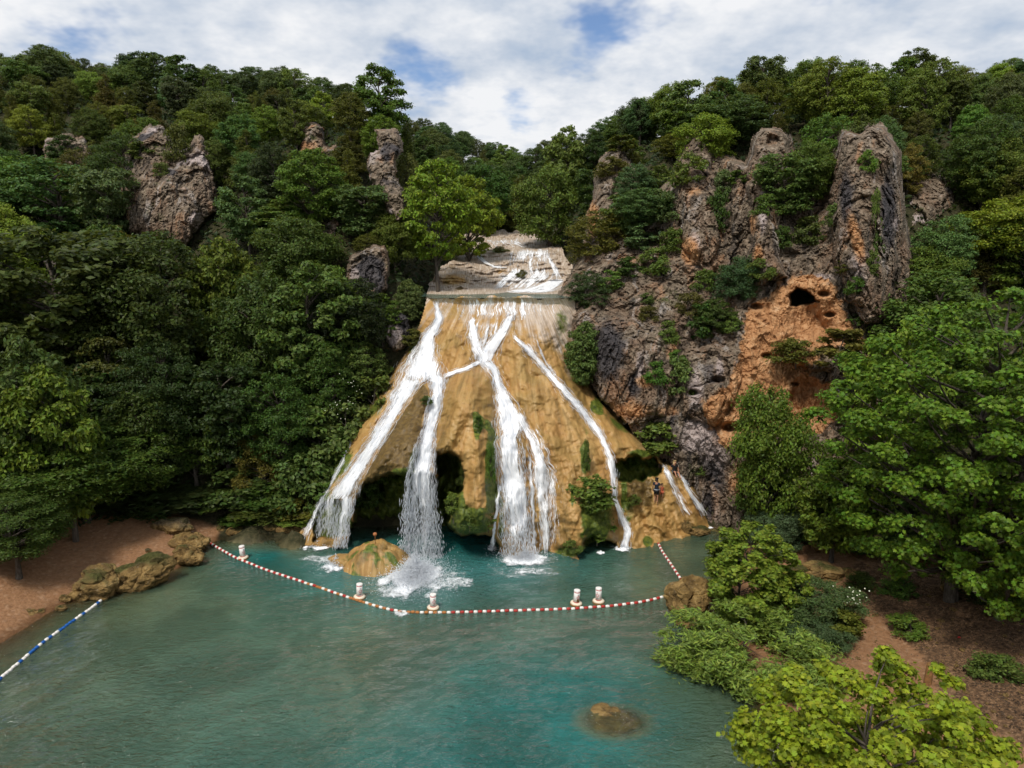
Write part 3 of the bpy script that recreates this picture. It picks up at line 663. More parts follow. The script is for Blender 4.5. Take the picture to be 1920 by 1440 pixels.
# ---- limestone cliff on the right
CLIFF_TOP = [(1040, 560), (1066, 520), (1084, 470), (1098, 440), (1100, 400), (1110, 372), (1112, 330), (1122, 300), (1140, 282), (1166, 276), (1186, 300), (1196, 330), (1230, 345), (1262, 330), (1268, 300), (1276, 278), (1292, 250), (1312, 246), (1330, 262), (1350, 282), (1378, 296), (1398, 306), (1404, 280), (1414, 254), (1434, 240), (1462, 238), (1480, 250), (1490, 280), (1505, 306), (1540, 304), (1556, 286), (1566, 262), (1574, 238), (1596, 238), (1612, 246), (1634, 230), (1660, 234), (1676, 262), (1690, 284), (1692, 330), (1700, 410), (1712, 470), (1716, 600), (1700, 760), (1680, 900),
             (1640, 1000), (1400, 1012), (1346, 1000), (1300, 930), (1262, 868), (1220, 846), (1180, 800), (1120, 742), (1090, 690), (1068, 640), (1050, 600)]
cl = Relief(1034, 1722, 224, 1018, 1.8)
PX, PY = cl.PX, cl.PY
cpts = [(1040, 560, 68), (1066, 640, 65), (1090, 700, 63), (1110, 600, 63.5), (1090, 520, 71), (1100, 420, 80), (1120, 300, 84), (1180, 300, 83), (1150, 400, 77), (1160, 500, 69), (1170, 560, 65.5), (1140, 680, 61.6), (1150, 760, 60.5), (1200, 640, 61.5), (1200, 760, 59.6), (1200, 820, 59.2), (1230, 700, 60.2),
        (1290, 255, 77), (1340, 280, 76), (1270, 350, 73), (1290, 420, 70), (1240, 450, 72), (1240, 540, 66), (1300, 500, 67), (1290, 600, 63), (1290, 700, 60.2), (1270, 780, 58.6), (1255, 850, 58.6), (1320, 830, 57.5), (1310, 910, 57.6), (1350, 985, 56.5), (1380, 950, 56.2),
        (1440, 245, 71), (1470, 250, 71), (1425, 330, 67.6), (1420, 420, 66), (1430, 500, 64), (1360, 330, 73), (1360, 440, 68), (1360, 560, 64.5), (1370, 660, 60.6), (1380, 740, 58.4), (1400, 800, 57), (1420, 850, 56.6), (1430, 620, 60.4), (1450, 700, 59), (1470, 760, 57.8),
        (1500, 340, 70), (1510, 430, 66), (1500, 500, 62.5), (1500, 600, 60.8), (1520, 690, 58.6), (1540, 640, 59.6), (1520, 770, 58.2), (1500, 860, 56.6),
        (1580, 245, 67.5), (1640, 236, 67), (1600, 300, 65), (1660, 300, 64.6), (1590, 400, 62.2), (1650, 400, 61.6), (1590, 500, 60.6), (1650, 520, 60.2), (1610, 600, 59.2), (1670, 620, 59.6), (1600, 680, 57.8), (1610, 760, 57.0), (1690, 330, 66.5), (1700, 450, 64), (1716, 600, 63), (1690, 760, 59), (1640, 860, 56), (1560, 900, 55.4), (1450, 960, 55), (1640, 1000, 54), (1400, 1012, YW(1400, 1008))]
cf = rbf_fit([(a, b) for a, b, _ in cpts], [c for *_, c in cpts], 0.8)
CY = cf(np.stack([PX, PY], -1))
def pillar(poly, h, r=34):             # a buttress that stands proud, rounded
    global CY
    sd = poly_sd(PX, PY, poly) + 7 * fbm(np.stack([PX * 0.03, PY * 0.03, PX * 0 + 2], -1), 3)
    CY = CY - h * np.sqrt(np.clip(sd / r, 0, 1) * (2 - np.clip(sd / r, 0, 1)))
pillar([(1572, 236), (1600, 234), (1634, 228), (1664, 232), (1694, 286), (1696, 400), (1690, 500), (1664, 600), (1620, 610), (1588, 560), (1560, 480), (1552, 380)], 2.6, 44)
pillar([(1412, 246), (1440, 236), (1480, 246), (1486, 300), (1462, 360), (1466, 480), (1476, 520), (1412, 540), (1404, 440), (1398, 340)], 2.2, 30)
pillar([(1268, 300), (1290, 248), (1330, 258), (1340, 330), (1352, 450), (1330, 500), (1280, 470), (1270, 400)], 1.8, 26)
pillar([(1368, 300), (1392, 306), (1394, 430), (1372, 440)], 1.2, 14)
pillar([(1112, 320), (1140, 280), (1170, 278), (1160, 330), (1140, 420), (1116, 440), (1098, 440)], 1.8, 20)
pillar([(1100, 600), (1180, 590), (1260, 600), (1280, 680), (1250, 780), (1180, 800), (1120, 740)], 1.6, 50)
pillar([(1282, 660), (1340, 640), (1394, 660), (1386, 740), (1340, 800), (1280, 780)], 1.5, 34)
pillar([(1470, 652), (1540, 648), (1620, 660), (1640, 700), (1590, 760), (1560, 760), (1556, 700), (1490, 690)], 1.6, 18)
Pw = W(PX, PY, CY) / S
OR_MAIN = [(1404, 574), (1440, 560), (1478, 524), (1520, 516), (1562, 540), (1598, 616), (1622, 646), (1560, 654), (1500, 690), (1556, 730), (1566, 780), (1540, 810), (1440, 812), (1360, 836), (1330, 792), (1318, 756), (1370, 720), (1392, 660)]
soft = sstep(-10, 20, poly_sd(PX, PY, OR_MAIN))
CY -= crag(Pw, 1.1) * (1 - 0.55 * soft) + 0.35 * ridged(Pw * np.array([0.30, 0.30, 0.08]) + 2, 3, 0.5) + soft * 0.42 * ridged(Pw * np.array([0.8, 0.8, 0.3]) + 12, 4, 0.55)
# diagonal slabs at the foot
foot = sstep(0, 40, poly_sd(PX, PY, [(1262, 800), (1400, 790), (1430, 900), (1400, 1000), (1340, 990)]))
CY -= foot * 0.5 * ridged(np.stack([(PX * 0.8 - PY * 0.6) / 26, (PX * 0.6 + PY * 0.8) / 120, PX * 0], -1), 4)
OR_MAIN = [(1404, 574), (1440, 560), (1478, 524), (1520, 516), (1562, 540), (1598, 616), (1622, 646), (1560, 654), (1500, 690), (1556, 730), (1566, 780), (1540, 810), (1440, 812), (1360, 836), (1330, 792), (1318, 756), (1370, 720), (1392, 660)]
osd = poly_sd(PX, PY, OR_MAIN)
# flowstone hollow below the cave
CY += 1.7 * sstep(-5, 30, poly_sd(PX, PY, [(1478, 560), (1500, 548), (1540, 560), (1566, 610), (1560, 636), (1490, 640), (1470, 610)]))
CY += 1.2 * sstep(-5, 26, poly_sd(PX, PY, [(1400, 800), (1380, 820), (1340, 812), (1300, 790), (1340, 786)]))
CY += 1.3 * sstep(-4, 20, poly_sd(PX, PY, [(1500, 700), (1560, 716), (1570, 790), (1480, 800), (1470, 740)]))
jit = 5 * fbm(np.stack([PX * 0.06, PY * 0.06, PX * 0], -1), 3)
CAVE = [(1481, 574), (1481, 548), (1494, 540), (1512, 542), (1528, 556), (1536, 566), (1512, 572), (1494, 574)]
CY += 7.0 * sstep(-1, 5, poly_sd(PX, PY, CAVE) + 0.6 * jit)
for hx, hy, hr in ((1438, 667, 6), (1545, 551, 7), (1418, 575, 7), (1556, 590, 6), (1570, 632, 12), (1348, 712, 8), (1300, 736, 7), (1490, 720, 4), (1372, 800, 10), (1440, 262, 16)):
    CY += 1.6 * np.exp(-(((PX - hx) / (hr * 1.5)) ** 2 + ((PY - hy) / (hr * 0.8)) ** 2) ** 2)
sdc = poly_sd(PX, PY, CLIFF_TOP)
top = sstep(700, 500, PY) + sstep(1600, 1690, PX)
CY += 3.0 * (1 - np.clip(sdc / 14, 0, 1)) ** 2 * np.clip(top, 0, 1)
cl.Y = CY
def cblob(cx, cy, rx, ry, rot=0.0):
    c, s_ = math.cos(rot), math.sin(rot); dx = PX - cx; dy = PY - cy
    return np.exp(-(((dx * c + dy * s_) / rx) ** 2 + ((-dx * s_ + dy * c) / ry) ** 2))
orange = np.maximum.reduce([1.15 * sstep(-14, 10, osd + 2 * jit), 1.0 * cblob(1294, 470, 22, 34, -0.3), 1.0 * cblob(1422, 478, 12, 20), 0.7 * cblob(1412, 420, 10, 30), 0.95 * cblob(1606, 450, 14, 60, -0.25), 1.2 * cblob(1112, 410, 12, 34),
                            0.8 * cblob(1180, 770, 50, 24), 0.8 * cblob(1210, 715, 26, 16), 0.6 * cblob(1250, 770, 30, 16), 0.6 * cblob(1262, 650, 16, 40, 0.3), 0.55 * cblob(1345, 745, 16, 20), 0.6 * cblob(1420, 320, 8, 14), 0.6 * cblob(1300, 360, 26, 12), 0.45 * cblob(1420, 850, 40, 30), 0.4 * cblob(1500, 300, 30, 20), 0.7 * cblob(1390, 900, 40, 50)])
dark = np.maximum.reduce([1.0 * cblob(1140, 660, 40, 70), 0.9 * cblob(1190, 720, 20, 30), 1.0 * cblob(1666, 400, 18, 90), 0.9 * cblob(1586, 370, 16, 60), 0.8 * cblob(1440, 340, 16, 50), 0.8 * cblob(1340, 880, 30, 60, -0.4), 0.8 * cblob(1580, 730, 40, 30), 0.7 * cblob(1262, 790, 10, 30), 0.7 * cblob(1330, 700, 20, 40), 0.8 * cblob(1330, 950, 14, 40)])
pale = np.maximum.reduce([0.9 * cblob(1310, 820, 46, 40, 0.5), 0.8 * cblob(1305, 730, 20, 50), 0.8 * cblob(1430, 400, 10, 50), 0.9 * cblob(1300, 460, 16, 26), 0.8 * cblob(1200, 690, 12, 40), 0.6 * cblob(1610, 500, 30, 60), 0.7 * cblob(1680, 420, 10, 20), 0.7 * cblob(1540, 520, 40, 10), 0.8 * cblob(1350, 690, 10, 30), 0.7 * cblob(1580, 760, 12, 30), 0.7 * cblob(1340, 850, 40, 30, 0.6)])
cmoss = np.maximum.reduce([0.55 * cblob(1240, 560, 80, 40), 0.6 * cblob(1320, 590, 50, 50), 0.6 * cblob(1640, 440, 7, 80), 0.5 * cblob(1240, 640, 40, 40), 0.6 * cblob(1540, 660, 60, 14), 0.45 * cblob(1340, 420, 40, 60), 0.5 * cblob(1300, 880, 30, 40)])
cliff = link('cliff', cl.build('cliff', (sdc + 5 * fbm(np.stack([PX * 0.09, PX * 0, PX * 0 + 3], -1), 4, 0.65)) > -1.5, M['rock'], dict(orange=orange, dark=dark, pale=pale, moss=cmoss), smooth=False), None,
             'rugged grey limestone cliff with orange cave and buttresses right of the falls', 'cliff')

# ---- rock outcrops that break through the left-hand woods
def outcrop(name, label, poly, Y0, Y1, bulge, seed, om=0.25, step=2.0, amp=1.0, group='rock outcrops in the left woods'):
    poly = np.array(poly, float); x0, y0 = poly.min(0) - 6; x1, y1 = poly.max(0) + 6
    r = Relief(x0, x1, y0, y1, step); px, py = r.PX, r.PY
    jit = 4 * fbm(np.stack([px * 0.06, py * 0.06, px * 0 + seed], -1), 4)
    sd = poly_sd(px, py, poly) + jit
    R_ = 0.42 * min(x1 - x0, y1 - y0); k = np.clip(sd / R_, 0, 1)
    Y = Y0 + (Y1 - Y0) * (py - y0) / (y1 - y0) - bulge * np.sqrt(k * (2 - k)) + 2.0 * (1 - np.clip(sd / 6, 0, 1)) ** 2
    P = W(px, py, Y) / S + seed * 3.3
    Y = Y - crag(P, 1.1 * amp)
    r.Y = Y
    o = om * sstep(-0.1, 0.5, fbm(P * 0.25 + 5, 3)); d = 0.8 * sstep(0.1, 0.7, fbm(P * 0.22 + 9, 3)); p_ = 0.7 * sstep(0.1, 0.7, fbm(P * 0.3 + 19, 3)); mm = 0.5 * sstep(0.15, 0.8, fbm(P * 0.28 + 29, 3))
    link(name, r.build(name, sd > -2, M['rock'], dict(orange=o, dark=d, pale=p_, moss=mm), smooth=False), None, label, 'rock outcrop', group)
    return r
oc_main = outcrop('rock_outcrop', 'large double-peaked grey rock outcrop high in the left woods',
        [(282, 234), (306, 236), (318, 258), (330, 288), (346, 282), (360, 262), (374, 252), (390, 272), (398, 310), (406, 350), (404, 396), (372, 430), (352, 464), (300, 452), (244, 440), (226, 400), (222, 350), (232, 318), (228, 290), (240, 268), (258, 250)], 90, 80, 3.2, 1)
oc_tower = outcrop('rock_outcrop', 'tall purplish rock tower beside the bright tree above the falls',
        [(706, 244), (742, 240), (754, 262), (756, 284), (738, 300), (744, 330), (760, 366), (762, 400), (748, 420), (728, 400), (706, 360), (690, 320), (688, 296), (708, 280)], 82, 71.5, 1.6, 2, 0.15)
oc_small = outcrop('rock_outcrop', 'orange-topped rock knob between treetops left of the tall tower',
        [(566, 232), (584, 226), (606, 240), (612, 272), (630, 270), (634, 284), (608, 300), (584, 292), (560, 288), (562, 256)], 91, 87, 1.2, 3, 0.6)
oc_low = outcrop('rock_outcrop', 'rounded brown rock face with a shrub on top, left of the upper pool',
        [(652, 486), (676, 468), (700, 456), (724, 464), (730, 500), (728, 540), (712, 560), (690, 566), (664, 556), (648, 530)], 70, 67, 1.5, 4, 0.2)
oc_lip = outcrop('rock_outcrop', 'purple-brown rock lump at the left shoulder of the falls',
        [(730, 592), (752, 580), (768, 596), (772, 630), (762, 654), (742, 662), (726, 650), (720, 618)], 66, 64, 1.0, 5, 0.1)
oc_dark = outcrop('rock_outcrop', 'dark shaded rock face under pines at far left',
        [(84, 262), (120, 250), (160, 256), (172, 290), (150, 316), (110, 320), (84, 300)], 98, 93, 1.4, 6, 0.1)
oc_mid = outcrop('rock_outcrop', 'narrow brown rock strip between trees below the rock tower',
        [(612, 410), (628, 396), (640, 420), (622, 470), (600, 476), (598, 444)], 78, 75, 0.8, 7, 0.2)
oc_right = outcrop('rock_outcrop', 'shaded grey crag among trees behind the right buttress',
        [(1690, 330), (1740, 320), (1800, 340), (1790, 390), (1740, 430), (1700, 440)], 76, 70, 1.8, 8, 0.1, group='rock outcrops in the right woods')
oc_right2 = outcrop('rock_outcrop', 'small grey crag near the right edge of the photo above the trees',
        [(1880, 280), (1930, 264), (1960, 290), (1930, 330), (1886, 320)], 84, 79, 1.4, 9, 0.1, group='rock outcrops in the right woods')
# ------------------------------------------------------------------ pool
wx = axis(-110, -36, 36, 60, 0.3); wy = axis(-60, 18, 56, 60, 0.3)
WX, WY_ = np.meshgrid(wx, wy)
wz = ground_z(WX, WY_)
dep = np.clip(-wz, 0, 6)
def near(px, py, r):
    p = WZ(px, py); return np.exp(-(((WX - p[0]) ** 2 + (WY_ - p[1]) ** 2) / r ** 2))
milk = np.clip(0.75 * near(778, 1085, 3.2) + 0.4 * near(985, 1060, 2.6) + 0.4 * near(640, 1060, 1.8) + 0.3 * near(590, 1020, 1.5), 0, 0.9)
calm = np.clip(0.9 * near(1240, 1060, 6) + 0.9 * near(560, 1120, 7) + 0.8 * near(330, 1130, 6) + 0.6 * near(1300, 1280, 5), 0, 1)
_sr = WZ(1152, 1352); dep = np.minimum(dep, 0.07 + 3.0 * sstep(0.60, 1.6, np.hypot((WX - _sr[0]) / 1.55, (WY_ - _sr[1]) / 1.15)))   # over the sunken boulder
keepw = wz < 0.12
wv = np.stack([WX, WY_, np.zeros_like(WX)], -1)
wv[..., 2] = 0.018 * fbm(wv * 0.9 + 3, 3)
r_ = compact(wv.reshape(-1, 3), grid_faces(len(wy), len(wx), keepw), dep.ravel(), milk.ravel(), calm.ravel())
link('pool_water', np_mesh('pool_water', r_[0], r_[1], M['water'], attrs=dict(depth=r_[2], milk=r_[3], calm=r_[4])), kind='structure')
# small pond above the lip
pz = 18.50
pq = [WZ(a, b, pz) for a, b in ((812, 559), (1070, 559))] + [np.array([11 * S, 77.5 * S, pz * S]), np.array([-13 * S, 77.5 * S, pz * S])]
pu, pv = np.meshgrid(np.linspace(0, 1, 40), np.linspace(0, 1, 24))
pp = (pq[0] * (1 - pu[..., None]) + pq[1] * pu[..., None]) * (1 - pv[..., None]) + (pq[3] * (1 - pu[..., None]) + pq[2] * pu[..., None]) * pv[..., None]
pp[..., 2] += 0.01 * fbm(pp * 1.3, 3)
link('upper_pond_water', np_mesh('upper_pond_water', pp, grid_faces(24, 40), M['water'], attrs=dict(depth=np.full(pu.size, 0.35), milk=np.full(pu.size, 0.25), calm=np.full(pu.size, 0.4))), kind='structure')

# ------------------------------------------------------------------ falling water
def resample(p, n):
    p = np.asarray(p, float); d = np.concatenate([[0], np.cumsum(np.hypot(*np.diff(p[:, :2], axis=0).T))])
    t = np.linspace(0, d[-1], n)
    return np.stack([np.interp(t, d, p[:, k]) for k in range(p.shape[1])], -1)
def smooth1(a, k=5):
    b = np.pad(a, (k, k), mode='edge'); w = np.hanning(2 * k + 1); w /= w.sum()
    return np.convolve(b, w, 'valid')
OCT_V = np.array([(1, 0, 0), (-1, 0, 0), (0, 1, 0), (0, -1, 0), (0, 0, 1), (0, 0, -1)], float)
OCT_F = np.array([(0, 2, 4), (2, 1, 4), (1, 3, 4), (3, 0, 4), (2, 0, 5), (1, 2, 5), (3, 1, 5), (0, 3, 5)])
def slivers(pos, along, ln, wd):       # elongated drops
    n = len(pos); along = along / (np.linalg.norm(along, axis=1, keepdims=True) + 1e-9)
    a = np.cross(along, np.array([0.3, 0.9, 0.2])); a /= np.linalg.norm(a, axis=1, keepdims=True) + 1e-9
    b = np.cross(along, a)
    v = pos[:, None] + OCT_V[None, :, 0:1] * (a * wd[:, None])[:, None] + OCT_V[None, :, 1:2] * (b * wd[:, None])[:, None] + OCT_V[None, :, 2:3] * (along * ln[:, None])[:, None]
    f = (OCT_F[None] + 6 * np.arange(n)[:, None, None]).reshape(-1, 3)
    return v.reshape(-1, 3), f
def stream(label, left, right, rel, lift=0.14, dens=1.0, solid=1.0, free_row=None, edge_soft=0.8, streaks=1.0, wig=2.6, flat=False, uvs=1.0):
    seed = abs(hash(label)) % 97 if False else sum(map(ord, label)) % 97
    L_ = np.asarray(left, float); R_ = np.asarray(right, float)
    length = np.hypot(*np.diff((L_ + R_) / 2, axis=0).T).sum(); n = max(8, int(length / 2.2))
    L_, R_ = resample(L_, n), resample(R_, n)
    _c = (L_ + R_) / 2; _k = 1.0 if flat else 1.10; L_, R_ = _c + (L_ - _c) * _k, _c + (R_ - _c) * _k; wmax = np.hypot(*(R_ - L_).T).max(); m = int(max(7, wmax / 2.2))
    tt = np.arange(n) * 2.2
    jl = wig * fbm(np.stack([tt * 0.05, tt * 0 + seed, tt * 0], -1), 4); jr = wig * fbm(np.stack([tt * 0.05, tt * 0 + seed + 31, tt * 0], -1), 4)
    a = np.linspace(0, 1, m)[None, :, None]
    P = (L_ + np.stack([jl, jl * 0], -1))[:, None] * (1 - a) + (R_ + np.stack([jr, jr * 0], -1))[:, None] * a
    px, py = P[..., 0], P[..., 1]
    Y = rel.at(px, py) - lift
    if not flat:
        Y = np.minimum.accumulate(Y + 0.05, axis=0)
        Y = np.stack([smooth1(Y[:, j], 4) for j in range(m)], 1)
    e = np.minimum(a[..., 0], 1 - a[..., 0]) * 2 * np.ones((n, 1))
    Y = Y - 0.16 * np.sqrt(np.clip(e, 0, 1)) * min(1.0, wmax / 20)
    Y = Y - 0.03 * fbm(np.stack([px * 0.16, py * 0.03, px * 0 + seed], -1), 4)
    X3 = W(px, py, Y)
    dv = np.linalg.norm(np.diff(X3, axis=0), axis=-1).mean(1); V = np.concatenate([[0], np.cumsum(dv)])
    du = np.linalg.norm(X3[:, -1] - X3[:, 0], axis=-1)
    U = (a[..., 0] - 0.5) * du[:, None] + seed
    uv = np.stack([U, np.broadcast_to(V[:, None], U.shape)], -1) * uvs
    ed = sstep(0, edge_soft, e) * solid
    k = np.arange(n)[:, None]
    ed = ed * sstep(-1, 5, k) * (1 - 0.5 * sstep(n - 9, n - 1, k))
    if free_row is not None: ed = ed * (1 - 0.55 * sstep(free_row, free_row + 110, py))
    o = link('waterfall_stream', np_mesh('waterfall_stream', X3, grid_faces(n, m)[:, ::-1], M['white'], attrs=dict(edge=ed), uv=uv.reshape(-1, 2)), None, label, 'waterfall', 'streams of the waterfall')
    # flying strands
    g = np.random.default_rng(seed + 5)
    area = float(dv.sum() * du.mean()); cnt = int(min(9000, area * 90 * streaks))
    if cnt > 20:
        ti = g.uniform(0, n - 2, cnt); aj = np.clip(0.5 + 0.5 * np.sign(g.uniform(-1, 1, cnt)) * g.uniform(0, 1, cnt) ** 0.7, 0, 1)
        fall = np.zeros(cnt)
        if free_row is not None: fall = sstep(free_row, free_row + 110, L_[ti.astype(int), 1])
        sel = g.uniform(0, 1, cnt) < 0.22 + 0.78 * fall; ti, aj, fall = ti[sel], aj[sel], fall[sel]; cnt = len(ti)
        aj2 = aj + g.normal(0, 0.02 + 0.06 * fall, cnt)
        i0 = ti.astype(int); j0 = np.clip(aj * (m - 1), 0, m - 1).astype(int)
        pos = X3[i0, j0] + (ti - i0)[:, None] * (X3[i0 + 1, j0] - X3[i0, j0]) + (aj2 - j0 / (m - 1))[:, None] * (X3[i0, -1] - X3[i0, 0])
        alng = X3[np.minimum(i0 + 2, n - 1), j0] - X3[i0, j0] + g.normal(0, 0.01, (cnt, 3))
        pos[:, 1] -= g.uniform(0.0, 0.12 + 0.25 * fall, cnt)
        pos[:, 2] += 0.03
        ln = g.uniform(0.12, 0.50, cnt) * (1 - 0.55 * fall); wd = g.uniform(0.006, 0.016, cnt) * (1 + 0.7 * fall)
        v, f = slivers(pos, alng, ln, wd)
        link('spray_strands', np_mesh('spray_strands', v, f, M['drop'], smooth=False), o, kind='stuff')
    return o
def lr(rows): return [(a, r) for r, a, b in rows], [(b, r) for r, a, b in rows]
def path(pts):
    p = np.asarray(pts, float); t = np.gradient(p[:, :2], axis=0); t /= np.hypot(t[:, 0], t[:, 1])[:, None] + 1e-9
    nrm = np.stack([t[:, 1], -t[:, 0]], -1) * p[:, 2:3] / 2
    a, b = p[:, :2] - nrm, p[:, :2] + nrm
    return (a, b) if a[len(a) // 2, 0] < b[len(b) // 2, 0] else (b, a)

stream('wide white stream fanning down the left shoulder of the mound', *lr([(564, 812, 822), (580, 815, 825), (597, 815, 832), (612, 806, 829), (629, 789, 820), (664, 774, 823), (690, 752, 834), (704, 744, 838), (716, 748, 836)]), mo)
stream('lacy stream sliding down the far left flank to the pool', *lr([(708, 744, 806), (720, 742, 794), (734, 740, 782), (768, 724, 757), (803, 704, 738), (838, 680, 714), (872, 656, 694), (900, 634, 678), (920, 618, 672), (935, 606, 666)]), mo, free_row=None, solid=0.92)
stream('thin curtain of drips at the left foot, beside the mossy ledge', *lr([(928, 606, 632), (950, 600, 630), (980, 596, 628), (1006, 594, 626)]), mo, solid=0.62, free_row=930, streaks=1.2)
stream('falling strand landing on the low mossy rock at left', *lr([(925, 636, 668), (950, 634, 664), (980, 631, 655), (1008, 628, 652), (1030, 626, 650)]), mo, solid=0.8, free_row=930, streaks=1.5)
stream('faint trickle along the outer left edge of the mound', *path([(664, 800, 8), (654, 830, 10), (640, 870, 7), (622, 905, 7), (602, 935, 8), (588, 965, 12), (578, 990, 16), (570, 1012, 18)]), mo, solid=0.66, streaks=0.6)
stream('tall white plume plunging past the left cave into the pool', *lr([(700, 790, 838), (716, 803, 838), (734, 809, 834), (768, 799, 828), (803, 792, 819), (838, 779, 815), (872, 768, 815), (907, 764, 815), (942, 762, 816), (977, 762, 818), (1011, 760, 822), (1045, 756, 826), (1076, 752, 830)]), mo, free_row=870, streaks=3.0)
stream('short steep stream feeding the fork from the left', *lr([(592, 880, 890), (610, 876, 894), (628, 874, 899), (645, 878, 906), (662, 882, 914), (680, 890, 918)]), mo, solid=0.85)
stream('bright diagonal stream feeding the fork from the right', *path([(962, 588, 12), (952, 604, 18), (942, 622, 22), (930, 640, 26), (916, 660, 32), (906, 676, 34), (908, 684, 26)]), mo)
stream('thin rivulet between the two streams above the fork', *path([(918, 606, 4), (912, 622, 7), (908, 640, 9), (906, 656, 10)]), mo, solid=0.7, streaks=0.5)
stream('narrow rivulet linking the fork to the left stream', *path([(905, 676, 14), (888, 684, 12), (872, 692, 10), (856, 696, 10), (840, 702, 12), (832, 708, 12)]), mo, solid=0.9, streaks=0.5)
stream('broad white curtain down the centre of the mound', *lr([(676, 898, 922), (690, 916, 934), (700, 922, 937), (712, 925, 940), (734, 926, 952), (768, 927, 978), (803, 928, 988), (820, 929, 976), (872, 930, 985), (907, 934, 992), (942, 938, 995), (977, 941, 997), (1010, 945, 1000), (1042, 948, 1002)]), mo, free_row=930, streaks=1.6)
stream('curving veil splitting off right of the central curtain', *lr([(770, 958, 980), (795, 970, 993), (815, 982, 1004), (845, 990, 1018), (872, 996, 1030), (907, 997, 1034), (942, 1000, 1035), (977, 1004, 1034), (1010, 1012, 1033), (1040, 1016, 1030)]), mo, solid=0.74, streaks=0.8)
stream('slender strand inside the gap right of the central curtain', *path([(992, 850, 6), (996, 890, 9), (998, 930, 8), (1000, 980, 7), (1002, 1040, 8)]), mo, solid=0.8, streaks=0.5)
stream('thin thread of water at the left rim of the central curtain', *path([(938, 905, 6), (934, 935, 7), (930, 965, 6), (926, 1000, 6), (922, 1028, 7)]), mo, solid=0.95, streaks=0.7)
stream('long narrow stream curving down the right side of the mound', *path([(962, 626, 6), (970, 638, 9), (995, 661, 12), (1019, 688, 14), (1047, 720, 17), (1078, 754, 18), (1102, 782, 19), (1123, 810, 17), (1137, 838, 16), (1146, 866, 20), (1150, 890, 18), (1151, 912, 14)]), mo, solid=0.86)
stream('dark thin rivulet joining the narrow right-hand stream', *path([(1004, 630, 3), (1010, 650, 5), (1022, 676, 6), (1038, 700, 8), (1052, 722, 10)]), mo, solid=0.55, streaks=0.3)
stream('lower stream tumbling beside the mossy bulge into the pool', *path([(1150, 905, 10), (1153, 930, 10), (1158, 950, 12), (1166, 972, 16), (1176, 994, 20), (1174, 1010, 20), (1168, 1028, 26)]), mo, solid=0.85)
stream('left slide of water beside the seated bather', *path([(1238, 870, 14), (1252, 886, 14), (1262, 910, 12), (1273, 933, 13), (1284, 953, 14), (1292, 966, 18)]), mo, solid=0.75, streaks=0.7)
stream('right slide of water beside the seated bather', *path([(1272, 886, 8), (1284, 904, 9), (1294, 922, 9), (1306, 940, 12), (1318, 958, 15), (1322, 966, 16)]), mo, solid=0.8, streaks=0.7)
# films and ledges of the upper cascade
stream('thin lacy veil spreading left of the left shoulder stream', *lr([(640, 774, 806), (664, 760, 800), (690, 740, 790), (712, 732, 780), (740, 722, 764), (770, 712, 748), (800, 696, 724), (830, 676, 700)]), mo, solid=0.52, streaks=0.15, lift=0.08, wig=6)
stream('thin veil of water around the central fork', *lr([(600, 870, 975), (630, 868, 958), (655, 872, 944), (680, 886, 936), (700, 905, 944), (730, 918, 958)]), mo, solid=0.46, streaks=0.1, lift=0.07, wig=6)
stream('thin sheen of water on the rock right of the central veil', *lr([(800, 985, 1012), (840, 998, 1034), (880, 1012, 1050), (930, 1020, 1054), (980, 1022, 1050), (1030, 1020, 1044)]), mo, solid=0.44, streaks=0.1, lift=0.07, wig=6)
stream('thin lacy water running beside the narrow right-hand stream', *lr([(640, 960, 1000), (670, 985, 1024), (700, 1012, 1046), (730, 1036, 1072), (760, 1064, 1100), (790, 1092, 1124), (820, 1112, 1140)]), mo, solid=0.44, streaks=0.1, lift=0.07, wig=6)
stream('lacy white lip of the falls where the pond spills over', *lr([(556, 806, 1070), (566, 802, 1080), (574, 800, 1080), (586, 806, 1070), (600, 830, 1050)]), mo, solid=0.52, streaks=0.0, lift=0.08, uvs=0.6, wig=6)
stream('right-hand chute of the upper cascade', *path([(1026, 478, 8), (1032, 490, 10), (1038, 502, 13), (1044, 514, 18), (1048, 524, 26)]), up, solid=0.85, streaks=0.3, lift=0.25, flat=True, uvs=0.6)
stream('white run-out of water spreading into the pond', *lr([(522, 1034, 1066), (530, 1004, 1068), (537, 970, 1068), (544, 930, 1066), (549, 900, 1050)]), up, solid=0.85, streaks=0.0, lift=0.2, flat=True, uvs=0.35)
stream('left-hand chute of the upper cascade', *path([(1000, 478, 6), (994, 492, 9), (994, 506, 12), (1000, 520, 14)]), up, solid=0.85, streaks=0.3, lift=0.25, flat=True, uvs=0.6)
stream('small middle chute of the upper cascade', *path([(1006, 484, 4), (1008, 498, 6), (1010, 512, 8)]), up, solid=0.7, streaks=0.2, lift=0.2, flat=True, uvs=0.6)
stream('short drop beside the mossy tuft in the upper cascade', *path([(968, 498, 6), (966, 508, 9), (964, 518, 12)]), up, solid=0.8, streaks=0.2, lift=0.2, flat=True, uvs=0.6)
stream('thin water film spread over the lower cascade ledges', *lr([(500, 920, 1060), (512, 910, 1066), (525, 900, 1060), (536, 900, 1040), (544, 910, 1000)]), up, solid=0.66, streaks=0.0, lift=0.12, flat=True, uvs=0.3)
stream('thin water film over the middle cascade ledges', *lr([(464, 950, 1050), (474, 940, 1064), (486, 930, 1068), (498, 925, 1068)]), up, solid=0.66, streaks=0.0, lift=0.12, flat=True, uvs=0.3)
stream('thin water film over the topmost cascade ledges', *lr([(444, 900, 1000), (450, 892, 1004), (456, 890, 1006), (463, 895, 1030)]), up, solid=0.60, streaks=0.0, lift=0.12, flat=True, uvs=0.3)
